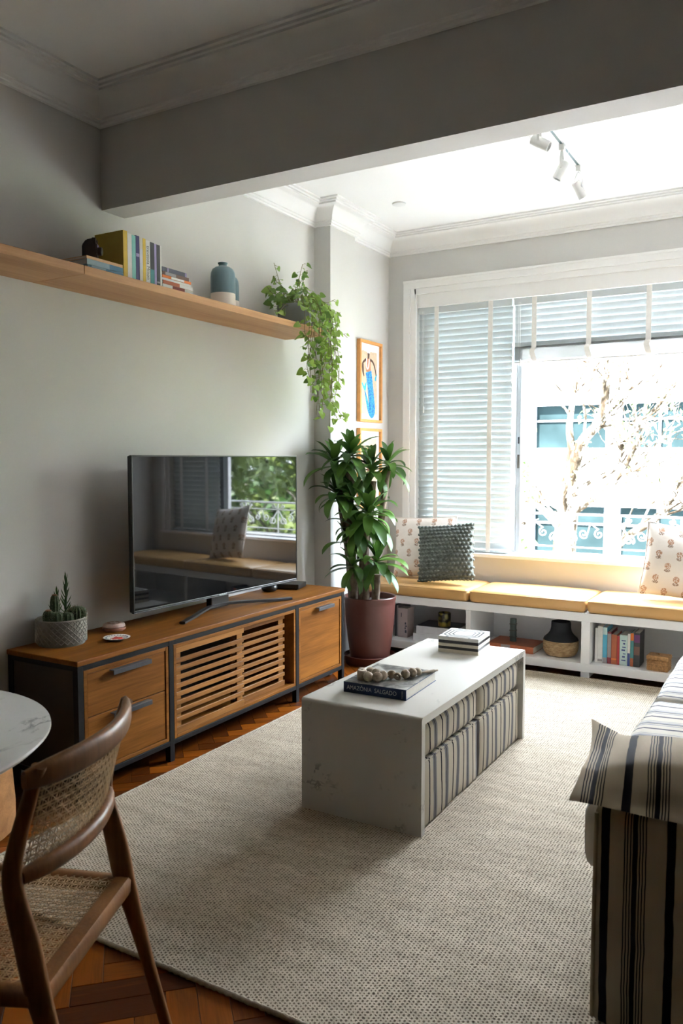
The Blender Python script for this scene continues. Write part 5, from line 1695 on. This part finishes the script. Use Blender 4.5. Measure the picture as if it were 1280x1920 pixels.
def rosette(c, n, tilt=(0, 0), size=1.0, low=-5, high=80):
    for i in range(n):
        f = i / (n - 1)
        az = i * 2.399 + rnd.uniform(-.25, .25)
        el = R(low + (high - low) * f ** 1.1 + rnd.uniform(-8, 8))
        d = Vector((math.cos(az) * math.cos(el) + tilt[0], math.sin(az) * math.cos(el) + tilt[1], math.sin(el))).normalized()
        tip = Vector(c) + d * 0.24 * size + Vector((OX, OY, 0))
        if tip.x < (0.03 if tip.y < 4.69 else 0.16) or Vector(c).x + OX + d.x * 0.24 * size < 0.03:
            d = Vector((abs(d.x) * 0.6 + 0.1, d.y - 0.5, d.z)).normalized()
        up = Vector((0, 0, 1))
        zr = up - d * up.dot(d)
        if zr.length < 0.05:
            zr = Vector((math.cos(az), math.sin(az), 0)) * -1
            zr = zr - d * zr.dot(d)
        zr.normalize()
        xr = d.cross(zr)
        s_ = size * rnd.uniform(0.85, 1.12)
        me = blades[3] if f > 0.78 else blades[rnd.randrange(3)]
        put('leaf', me, dp, mtx=axes(xr, d, zr, Vector(c) + Vector((0, 0, 0.05 * f * size))) @ Matrix.Diagonal((s_, s_, s_, 1)))
def cane(pts, r0, r1, cap_=True):
    bm = bm_new()
    line = smoothline(pts, 6)
    n = len(line)
    rr = [r0 + (r1 - r0) * i / (n - 1) + (0.0022 if i % 3 == 0 else 0) for i in range(n)]
    sweep(bm, line, rr, 12); obj('cane', bm, 'bark', dp, smooth=50)
def W2(x, y, z): return (x - OX, y - OY, z)
# canes (world coordinates)
cane([W2(0.245, 4.80, 0.41), W2(0.235, 4.77, 0.75), W2(0.215, 4.72, 1.05), W2(0.22, 4.69, 1.28)], 0.022, 0.024)
cane([W2(0.285, 4.76, 0.41), W2(0.28, 4.74, 0.75), W2(0.27, 4.72, 1.10), W2(0.285, 4.71, 1.36)], 0.028, 0.031)
cane([W2(0.33, 4.80, 0.41), W2(0.35, 4.80, 0.75), W2(0.375, 4.82, 1.02), W2(0.39, 4.83, 1.25)], 0.022, 0.026)
cane([W2(0.39, 4.86, 0.41), W2(0.41, 4.86, 0.75), W2(0.44, 4.87, 1.02), W2(0.475, 4.88, 1.32)], 0.021, 0.023)
cane([W2(0.385, 4.755, 0.41), W2(0.385, 4.75, 0.57), W2(0.39, 4.745, 0.72)], 0.021, 0.021)
cane([W2(0.43, 4.80, 0.41), W2(0.44, 4.80, 0.5), W2(0.445, 4.80, 0.62)], 0.022, 0.020)
cane([W2(0.345, 4.75, 0.41), W2(0.36, 4.745, 0.70), W2(0.40, 4.75, 0.98)], 0.022, 0.020)
# heads of leaves
for c, n, tilt, size, low in [((0.185, 4.665, 1.335), 24, (-0.05, -0.12), 0.92, -40), ((0.29, 4.71, 1.40), 24, (0.05, 0.0), 0.85, -35), ((0.385, 4.82, 1.30), 20, (0.0, -0.10), 0.85, -35), ((0.485, 4.87, 1.34), 20, (0.12, 0.05), 0.80, -45),
                              ((0.21, 4.65, 1.14), 20, (-0.05, -0.25), 0.82, -40), ((0.41, 4.74, 1.00), 28, (0.10, -0.12), 1.0, -40), ((0.45, 4.78, 0.68), 24, (0.18, -0.1), 0.92, -40),
                              ((0.34, 4.70, 0.90), 18, (0.0, -0.25), 0.85, -55), ((0.32, 4.68, 0.66), 14, (-0.05, -0.3), 0.78, -50), ((0.25, 4.70, 0.82), 6, (-0.30, -0.1), 0.75, -40), ((0.30, 4.70, 1.10), 10, (0.1, -0.3), 0.8, -50)]:
    rosette(W2(*c), n, tilt, size, low)

# ------------------------------------------------------------------ sofa
sf = thing('sofa', 'striped beige and navy sofa along the right wall', 'sofa', (3.0, 3.2, 0))
def sp_(name, mat, x0, x1, y0, y1, z0, z1, r=0.025, puff=0.008, parent=None, seed=0):
    bm = bm_new(); softbox(bm, x0 - 3.0, x1 - 3.0, y0 - 3.2, y1 - 3.2, z0, z1, r, puff, 6, seed); return obj(name, bm, mat, parent or sf, smooth=60)
SY0, SY1 = 1.95, 4.62
sp_('base', 'sofa_stripe_y', 2.56, 3.50, SY0 + 0.24, SY1 - 0.24, 0.014, 0.272, 0.012, 0.002)
arm = sp_('arm', 'sofa_stripe_x', 2.525, 3.50, SY0, SY0 + 0.235, 0.014, 0.565, 0.022, 0.004, seed=3)
sp_('arm', 'sofa_stripe_x', 2.525, 3.50, SY1 - 0.235, SY1, 0.014, 0.565, 0.022, 0.004, seed=4)
sp_('back', 'sofa_stripe_y', 3.28, 3.52, SY0 + 0.237, SY1 - 0.237, 0.274, 0.80, 0.03, 0.006)
ym = 3.31
for y0, y1, s_ in ((SY0 + 0.238, ym - 0.002, 1), (ym + 0.002, SY1 - 0.238, 2)):
    c_ = sp_('seat_cushion', 'sofa_stripe_y', 2.445, 3.275, y0, y1, 0.274, 0.462, 0.035, 0.012, seed=s_)
    bm = bm_new()
    xx_ = 2.445 - 3.0 + 0.012
    for z_ in (0.29, 0.45):
        sweep(bm, [(xx_, y0 - 3.2 + 0.03, z_), (xx_, y1 - 3.2 - 0.03, z_)], 0.006, 6)
    obj('piping', bm, 'sofa_stripe_y', c_, smooth=60)
    sp_('back_cushion', 'sofa_stripe_y', 3.06, 3.275, y0 + 0.005, y1 - 0.005, 0.48, 0.86, 0.06, 0.02, seed=s_ + 7)
bm = bm_new()
for z0, z1 in ((0.03, 0.55),):
    sweep(bm, smoothline([(2.529 - 3.0, SY0 - 3.2 + 0.004, 0.03), (2.529 - 3.0, SY0 - 3.2 + 0.004, 0.30), (2.531 - 3.0, SY0 - 3.2 + 0.004, 0.545)], 4), 0.0055, 6)
obj('piping', bm, 'sofa_stripe_x', arm, smooth=60)

# flanged striped pillow lying over the sofa arm
mtx = Matrix.Translation((2.722, 2.185, 0.562)) @ Matrix.Rotation(R(7), 4, 'Z')
ap = thing('striped_pillow', 'flanged striped pillow lying on the near sofa arm', 'pillow', mtx=mtx)
bm = bm_new()
n = 26
Wp, Dp = 0.56, 0.50
grid = {}
for s_ in (-1, 1):
    for i in range(n + 1):
        for j in range(n + 1):
            u, v = -1 + 2 * i / n, -1 + 2 * j / n
            if (i in (0, n) or j in (0, n)) and s_ == 1:
                grid[s_, i, j] = grid[-1, i, j]; continue
            pinch = 0.07
            x = Wp / 2 * u * (1 - pinch * (1 - v * v) * abs(u) ** 3)
            y = Dp / 2 * v * (1 - pinch * (1 - u * u) * abs(v) ** 3)
            uu, vv = min(1, abs(u) / 0.84), min(1, abs(v) / 0.84)
            k_ = max(0, 1 - uu ** 2.4) ** 0.6 * max(0, 1 - vv ** 2.4) ** 0.6
            th = 0.052 * k_ + 0.0015
            cen = 0.048 + 0.010 * math.sin(3.1 * u + 1.3 * v) * (1 - k_)
            # the outer rim sags over the arm, the back left corner kicks up
            cen -= 0.036 * max(0, -v - 0.45) * 1.8
            cen += 0.030 * max(0, -u - 0.6) * max(0, v - 0.3) * 4
            if v > 0.35:
                cen -= 0.10 * (v - 0.35) * max(0.0, 0.5 + 0.5 * u)
            grid[s_, i, j] = bm.verts.new((x, y, cen + s_ * th))
    for i in range(n):
        for j in range(n):
            f = [grid[s_, i, j], grid[s_, i + 1, j], grid[s_, i + 1, j + 1], grid[s_, i, j + 1]]
            bm.faces.new(f[::-1] if s_ == -1 else f)
obj('pillow_cover', bm, 'sofa_stripe_x', ap, smooth=80)

# ------------------------------------------------------------------ dining chair with cane panels
F = Vector((-0.9207, -0.3903, 0)); Sd = Vector((-0.3903, 0.9207, 0))
R0 = Vector((1.725, 1.112, 0))
ch = thing('dining_chair', 'wooden dining chair with cane seat and back by the round table', 'chair', mtx=axes(Sd, F, Vector((0, 0, 1)), R0) if False else axes(F, Sd, Vector((0, 0, 1)), R0))
# local frame: x forward, y towards the far post, z up
hwid = 0.198
for s_ in (-1, 1):
    bm = bm_new()
    pts = [(-0.100, s_ * (hwid + 0.01), 0.0), (-0.066, s_ * (hwid + 0.004), 0.135), (-0.010, s_ * hwid, 0.345), (0.016, s_ * hwid, 0.44), (0.034, s_ * hwid, 0.53), (0.060, s_ * hwid, 0.645), (0.050, s_ * hwid, 0.715), (0.024, s_ * hwid, 0.80), (0.004, s_ * hwid, 0.862)]
    line = smoothline(pts, 4)
    nn = len(line)
    rad = []
    for p in line:
        z_ = p.z
        side = 0.011 + 0.004 * math.exp(-((z_ - 0.45) / 0.2) ** 2)
        deep = 0.013 + 0.012 * math.exp(-((z_ - 0.5) / 0.17) ** 2)
        rad.append((side, deep))
    sweep(bm, line, rad, 12, up=(1, 0, 0), power=2.6)
    obj('rear_leg', bm, 'chair_wood', ch, smooth=50)
    bm = bm_new()
    sweep(bm, smoothline([(0.47, s_ * 0.205, 0.0), (0.452, s_ * 0.205, 0.25), (0.44, s_ * 0.205, 0.44)], 4), [(0.012 + 0.0012 * i, 0.012 + 0.0012 * i) for i in range(9)], 10, up=(1, 0, 0), power=2.6)
    obj('front_leg', bm, 'chair_wood', ch, smooth=50)
    bm = bm_new(); sweep(bm, [(0.012, s_ * 0.190, 0.437), (0.22, s_ * 0.203, 0.437), (0.445, s_ * 0.205, 0.437)], [(0.021, 0.016)] * 3, 10, up=(0, 0, 1), power=4); obj('seat_rail', bm, 'chair_wood', ch, smooth=50)
bm = bm_new(); sweep(bm, [(0.018, -0.195, 0.437), (0.018, 0.195, 0.437)], [(0.021, 0.022)] * 2, 10, up=(0, 0, 1), power=4); obj('seat_rail', bm, 'chair_wood', ch, smooth=50)
bm = bm_new(); sweep(bm, [(0.44, -0.205, 0.437), (0.44, 0.205, 0.437)], [(0.021, 0.018)] * 2, 10, up=(0, 0, 1), power=4); obj('seat_rail', bm, 'chair_wood', ch, smooth=50)
# curved back rails
def back_x(y, z):
    base = 0.060 - (z - 0.645) * 0.27 if z > 0.66 else 0.052
    return base - 0.045 * (1 - (y / hwid) ** 2)
def rail(z, rz_, rx_, ext=0.0, dip=0.0):
    bm = bm_new()
    line = [(back_x(y, z), y, z - dip * (abs(y) / hwid) ** 2) for y in [(-1 + 2 * i / 20) * (hwid + ext) for i in range(21)]]
    rad = []
    for i in range(21):
        e = abs(-1 + i / 10)
        k_ = 1.0 - (0.35 * e ** 6)
        rad.append((rx_ * k_, rz_ * k_))
    sweep(bm, line, rad, 12, up=(0, 0, 1), power=2.6)
    return obj('back_rail', bm, 'chair_wood', ch, smooth=50)
rail(0.845, 0.026, 0.0125, 0.026, 0.0)
rail(0.652, 0.019, 0.017, -0.008, 0.0)
# woven cane: strands in two directions plus diagonals
def cane_panel(name, fn, us, vs, nu, nv, w_):
    bm = bm_new()
    def strand(a, b, off, wid):
        m_ = 8
        pts = [fn(a[0] + (b[0] - a[0]) * i / m_, a[1] + (b[1] - a[1]) * i / m_) for i in range(m_ + 1)]
        nrm = fn.normal
        pts = [Vector(p) + Vector(nrm) * off for p in pts]
        sweep(bm, pts, [(wid, 0.0007)] * (m_ + 1), 4, up=nrm, power=2.0)
    for i in range(nu):
        u = us[0] + (us[1] - us[0]) * (i + 0.5) / nu
        strand((u - 0.0031, vs[0]), (u - 0.0031, vs[1]), 0.0, w_)
        strand((u + 0.0031, vs[0]), (u + 0.0031, vs[1]), 0.0, w_)
    for j in range(nv):
        v = vs[0] + (vs[1] - vs[0]) * (j + 0.5) / nv
        strand((us[0], v - 0.0031), (us[1], v - 0.0031), 0.0012, w_)
        strand((us[0], v + 0.0031), (us[1], v + 0.0031), 0.0012, w_)
    du, dv = us[1] - us[0], vs[1] - vs[0]
    st_ = du / nu
    k_ = -dv
    while k_ < du:
        for sgn in (1, -1):
            a0, a1 = max(0, k_), min(du, k_ + dv)
            if a1 - a0 > 0.01:
                if sgn == 1:
                    strand((us[0] + a0, vs[0] + a0 - k_), (us[0] + a1, vs[0] + a1 - k_), 0.0022, w_ * 0.38)
                else:
                    strand((us[0] + a0, vs[1] - (a0 - k_)), (us[0] + a1, vs[1] - (a1 - k_)), 0.003, w_ * 0.38)
        k_ += st_
    return stuff(obj(name, bm, 'cane', ch))
def seat_fn(u, v): return (u, v, 0.449)
seat_fn.normal = (0, 0, 1)
cane_panel('cane_seat', seat_fn, (0.036, 0.424), (-0.186, 0.186), 20, 19, 0.0021)
def back_fn(u, v): return (back_x(u, v), u, v)
back_fn.normal = (-1, 0, 0)
cane_panel('cane_back', back_fn, (-0.186, 0.186), (0.672, 0.825), 20, 8, 0.0021)

# ------------------------------------------------------------------ round dining table, wooden drum stool
dt = thing('dining_table', 'round white marble dining table at the left edge', 'table', (1.027, 0.971, 0))
bm = bm_new(); lathe(bm, [(0, 0.722), (0.44, 0.722), (0.470, 0.730), (0.482, 0.742), (0.481, 0.748), (0.476, 0.750), (0, 0.750)], 96, cap=False); obj('top', bm, 'marble_round', dt, smooth=30)
bm = bm_new(); lathe(bm, [(0, 0), (0.195, 0), (0.197, 0.012), (0.16, 0.025), (0.09, 0.06), (0.05, 0.16), (0.042, 0.35), (0.05, 0.55), (0.10, 0.68), (0.16, 0.722)], 64, cap=False); obj('pedestal', bm, 'stool_wood', dt, smooth=40)
ds = thing('drum_stool', 'wooden drum stool with curved grain beyond the round table', 'stool', (0.215, 1.79, 0))
bm = bm_new(); lathe(bm, [(0, 0), (0.222, 0), (0.235, 0.012), (0.236, 0.10), (0.226, 0.25), (0.205, 0.40), (0.196, 0.44)], 64, cap=False); obj('drum', bm, 'stool_wood', ds, smooth=40)
bm = bm_new(); lathe(bm, [(0.196, 0.44), (0.2, 0.446), (0.198, 0.462), (0.19, 0.466), (0, 0.466)], 64, cap=False); obj('seat_disc', bm, 'stool_wood', ds, smooth=40)

t = thing('toy_ball', 'small pale blue ball on the floor under the right end of the console', 'ball', (0.30, 4.395, 0))
bm = bm_new(); sphere(bm, (0, 0, 0.03), 0.03, 3); obj('shell', bm, 'cover_palegrey', t, smooth=80)
bm = bm_new(); sweep(bm, [(0.0302 * math.cos(a), 0, 0.03 + 0.0302 * math.sin(a)) for a in [2 * PI * i / 32 for i in range(32)]], 0.0012, 6, closed=True); obj('seam', bm, 'cover_paleblue', t, smooth=60)

# ------------------------------------------------------------------ outdoors
bm = bm_new(); box(bm, -40, 40, 6.3, 60, -4.6, -4.5)
g = struct(obj('floor_street', bm, 'street'), 'pale street and pavement below the window')
# white balcony railing with scrolls
YR = 6.02
rl = thing('balcony_railing', 'white wrought-iron railing with scrolls outside the window', 'railing', (2.4, YR, 0.28))
def rp(x, z): return (x - 2.4, 0, z - 0.28)
for z_, r in ((0.99, 0.011), (0.925, 0.007), (0.745, 0.007), (0.70, 0.007), (0.30, 0.010)):
    bm = bm_new(); sweep(bm, [rp(0.1, z_), rp(4.7, z_)], [(r, r * 0.8)] * 2, 8, up=(0, 0, 1), power=4); obj('rail', bm, 'railing_white', rl)
posts = [0.14 + 0.41 * i for i in range(12)]
bm = bm_new(); sweep(bm, [(0, 0, 0.0), (0, 0, 0.715)], 0.0075, 8); pmesh = finish('post', bm, 'railing_white', 50)
for x in posts:
    put('post', pmesh, rl, (x - 2.4, 0, 0))
def spiral(cx, cz, r0, turns, a0, sgn, tail):
    pts = []
    n = 26
    for i in range(n + 1):
        f = i / n
        a = a0 + sgn * 2 * PI * turns * f
        r = r0 * (0.22 + 0.78 * f)
        pts.append((cx + r * math.cos(a), 0, cz + r * math.sin(a)))
    if tail:
        pts.append((tail[0], 0, tail[1]))
    return pts
def scroll_mesh(pts, r=0.006):
    bm = bm_new(); sweep(bm, pts, r, 6); return finish('scroll', bm, 'railing_white', 60)
sc_big = [scroll_mesh(spiral(s_ * 0.062, 0.066, 0.040, 1.35, R(90 if s_ > 0 else 90), -s_, (s_ * 0.008, 0.165))) for s_ in (-1, 1)]
sc_small = [scroll_mesh(spiral(s_ * 0.055, 0.030, 0.022, 1.3, R(-90), s_, (s_ * 0.008, 0.0)), 0.005) for s_ in (-1, 1)]
sc_mid = [scroll_mesh(spiral(s_ * 0.15, 0.10, 0.034, 1.3, R(200), s_, (s_ * 0.195, 0.165)), 0.005) for s_ in (-1, 1)]
for x in posts:
    for me in sc_big + sc_mid:
        put('scroll', me, rl, (x - 2.4, 0, 0.748 - 0.28))
        put('scroll', me, rl, (x - 2.4, 0, 0.50 - 0.28))
    for me in sc_small:
        put('scroll', me, rl, (x - 2.4, 0, 0.928 - 0.28))
# slab that carries the railing
bm = bm_new(); box(bm, -0.2, 4.8, 5.885, 6.12, 0.16, 0.28)
struct(obj('trim_balcony', bm, 'facade_white'))

# trees
def leafy(bm, c, rad, n, size, rnd, droop=0.3):
    for _ in range(n):
        while True:
            p = Vector((rnd.uniform(-1, 1), rnd.uniform(-1, 1), rnd.uniform(-1, 1)))
            if 0.2 < p.length < 1: break
        p = Vector((c[0] + p.x * rad[0], c[1] + p.y * rad[1], c[2] + p.z * rad[2]))
        d = Vector((rnd.uniform(-1, 1), rnd.uniform(-1, 1), rnd.uniform(-1, .5))).normalized()
        s_ = d.orthogonal().normalized()
        L_ = size * rnd.uniform(0.6, 1.3)
        w_ = L_ * 0.28
        v = [bm.verts.new(p), bm.verts.new(p + d * L_ * 0.5 + s_ * w_), bm.verts.new(p + d * L_ + Vector((0, 0, -droop * L_))), bm.verts.new(p + d * L_ * 0.5 - s_ * w_)]
        bm.faces.new(v)
def branch(bm, p, d, L, r, depth, rnd, tips):
    pts = [p]
    q = p.copy()
    dd = d.copy()
    for i in range(4):
        dd = (dd + Vector((rnd.uniform(-.35, .35), rnd.uniform(-.35, .35), rnd.uniform(-.2, .25)))).normalized()
        q = q + dd * (L / 4)
        pts.append(q.copy())
    sweep(bm, pts, [r * (1 - 0.12 * i) for i in range(5)], 6)
    if depth == 0:
        tips.append(pts[-1]); return
    for k_ in range(rnd.choice([2, 3])):
        nd = (dd + Vector((rnd.uniform(-1, 1), rnd.uniform(-1, 1), rnd.uniform(-.4, .7))) * 0.9).normalized()
        branch(bm, pts[rnd.choice([2, 3, 4])], nd, L * rnd.uniform(0.6, 0.8), r * 0.58, depth - 1, rnd, tips)
# the bare-branched tree in front of the window (traced main limbs, then random twigs)
rnd = random.Random(21)
bt = thing('street_tree', 'bare-branched tree with glare and shade put into its bark outside the window', 'tree', (-0.2, 12.0, -4.5))
bm = bm_new()
tips = []
def limb(pts, r0, r1, twigs=3, sub=5):
    P_ = smoothline([(x + 0.2, y - 12.0, z + 4.5) for x, y, z in pts], sub)
    n = len(P_)
    sweep(bm, P_, [r0 + (r1 - r0) * i / (n - 1) for i in range(n)], 8)
    for k_ in range(twigs):
        i = rnd.randrange(n // 3, n - 1)
        d = (P_[i + 1] - P_[i]).normalized()
        nd = (d + Vector((rnd.uniform(-1, 1), rnd.uniform(-.6, .6), rnd.uniform(-.3, .8)))).normalized()
        branch(bm, P_[i], nd, rnd.uniform(0.5, 1.1), r1 * 0.55, 2, rnd, tips)
limb([(-0.15, 12, -4.5), (-0.22, 12, -2.2), (-0.18, 12, 0.0), (-0.13, 12, 0.6), (-0.11, 12, 0.9)], 0.22, 0.12, 2)
limb([(-0.12, 12, 0.8), (-0.05, 11.9, 1.2), (0.09, 11.8, 1.62), (0.31, 11.7, 1.87), (0.45, 11.6, 2.2), (0.5, 11.5, 2.9)], 0.105, 0.045, 8)
limb([(-0.16, 12, 0.55), (-0.26, 12, 0.85), (-0.13, 12.1, 1.46), (-0.16, 12.1, 1.9), (-0.10, 12.2, 2.6)], 0.085, 0.035, 8)
limb([(-0.18, 12, 0.3), (-0.49, 11.9, 0.65), (-0.82, 11.8, 0.88), (-1.2, 11.7, 1.3)], 0.06, 0.03, 7)
limb([(-0.14, 12, 0.55), (0.06, 12, 0.69), (0.41, 12, 0.95), (0.60, 11.9, 1.15), (0.9, 11.8, 1.7)], 0.06, 0.032, 8)
limb([(-0.1, 12, 0.9), (0.13, 12.1, 1.03), (0.52, 12.2, 1.30), (0.58, 12.2, 1.62), (0.82, 12.2, 1.86), (1.3, 12.3, 2.5)], 0.055, 0.028, 8)
limb([(0.0, 12.0, -0.6), (0.6, 12.3, 0.2), (1.1, 12.4, 0.6), (1.5, 12.5, 1.4)], 0.07, 0.035, 7)
obj('trunk', bm, 'tree_bark', bt, smooth=60)
bm = bm_new()
for p in tips:
    if rnd.random() < 0.35:
        leafy(bm, p, (0.16, 0.16, 0.12), 9, 0.10, rnd)
stuff(obj('foliage', bm, 'tree_leaf', bt))

def tree(label, x, y, h, rad, seed, mat, n=2600, size=0.26, name='leafy_tree'):
    rnd = random.Random(seed)
    t = thing(name, label, 'tree', (x, y, -4.5), group='leafy trees across the street')
    bm = bm_new()
    tips = []
    sweep(bm, [(0, 0, 0), (0.08, 0, h * 0.35), (0.0, 0.1, h * 0.62)], [0.16, 0.12, 0.09], 8)
    for k_ in range(5):
        branch(bm, Vector((0, 0.05, h * (0.4 + 0.05 * k_))), Vector((rnd.uniform(-1, 1), rnd.uniform(-1, 1), 0.7)).normalized(), rad * 0.75, 0.06, 2, rnd, tips)
    obj('trunk', bm, 'tree_bark', t, smooth=60)
    bm = bm_new()
    for k_ in range(12):
        a = rnd.uniform(0, 2 * PI)
        rr = rad * rnd.uniform(0.2, 0.75)
        leafy(bm, (rr * math.cos(a), rr * math.sin(a), h * rnd.uniform(0.52, 0.95)), (rad * 0.5, rad * 0.5, rad * 0.42), n // 12, size, rnd)
    stuff(obj('foliage', bm, mat, t))
tree('bright green tree nearest the right of the railing', 4.5, 9.3, 7.2, 1.35, 1, 'tree_leaf', 3600, 0.22)
tree('bright green tree further along to the right', 8.3, 11.6, 7.8, 1.9, 2, 'tree_leaf', 4200, 0.26)
tree('dark green tree behind the bright ones', 5.2, 15.2, 8.6, 2.0, 3, 'tree_leaf_dark', 4200, 0.32)
tree('dark green tree far to the right of the street', 11.8, 16.6, 9.0, 2.2, 4, 'tree_leaf_dark', 4200, 0.34)
tree('low bushy tree below the railing to the right', 7.0, 7.9, 5.0, 0.9, 6, 'tree_leaf', 2400, 0.18)
tree('dark green tree in front of the white building', -3.0, 16.2, 7.0, 1.2, 8, 'tree_leaf_dark', 2200, 0.24)

# white building across the street, every window its own
def building(label, x0, x1, yf, zs, cols, ztop, inset=0.12, name='apartment_building'):
    t = thing(name, label, 'building', ((x0 + x1) / 2, yf, -4.5), group='white buildings across the street')
    cx = (x0 + x1) / 2
    # wall built as bands and piers so that the windows are real recesses
    bm = bm_new()
    box(bm, x0 - cx, x1 - cx, 0.35, 7.0, 0, ztop + 4.5)
    prev = 0.0
    for z0, z1 in zs:
        box(bm, x0 - cx, x1 - cx, 0, 0.35, prev, z0 + 4.5)
        prev = z1 + 4.5
        w = (x1 - x0) / cols
        for i in range(cols + 1):
            xa = x0 + i * w
            box(bm, max(x0, xa - 0.14) - cx, min(x1, xa + 0.14) - cx, 0, 0.35, z0 + 4.5, z1 + 4.5)
    box(bm, x0 - cx, x1 - cx, 0, 0.35, prev, ztop + 4.5)
    obj('wall', bm, 'facade_white', t)
    w = (x1 - x0) / cols
    for z0, z1 in zs:
        bm = bm_new(); box(bm, x0 - cx, x1 - cx, -0.25, 0.0, z0 + 4.5 - 0.13, z0 + 4.5 - 0.03); obj('ledge', bm, 'facade_white', t)
        hgt = z1 - z0
        bm = bm_new(); box(bm, -w / 2 + 0.14, w / 2 - 0.14, 0.20, 0.24, 0, hgt); gm = finish('window', bm, 'facade_glass')
        bm = bm_new()
        for xx_ in (-w / 2 + 0.16, 0.0, w / 2 - 0.16):
            box(bm, xx_ - 0.03, xx_ + 0.03, 0.15, 0.20, 0, hgt)
        box(bm, -w / 2 + 0.14, w / 2 - 0.14, 0.15, 0.20, hgt * 0.62, hgt * 0.62 + 0.05)
        fm = finish('window_frame', bm, 'facade_frame')
        for i in range(cols):
            o = put('window', gm, t, (x0 + (i + 0.5) * w - cx, 0, z0 + 4.5))
            put('window_frame', fm, o)
    return t
building('white building with long glazed bands opposite the window', -9.5, 3.0, 20.0, [(-3.6, -2.0), (-1.0, 0.24), (1.66, 2.72), (4.3, 5.6)], 6, 7.2)
building('taller white building behind and to the right', 3.6, 14.0, 24.0, [(-3.4, -1.8), (-0.4, 1.2), (2.6, 4.2), (5.6, 7.2)], 6, 10.0)
building('white building at the far left of the street', -22.0, -10.2, 21.5, [(-3.4, -1.8), (-0.4, 1.2), (2.6, 4.2)], 5, 8.0)
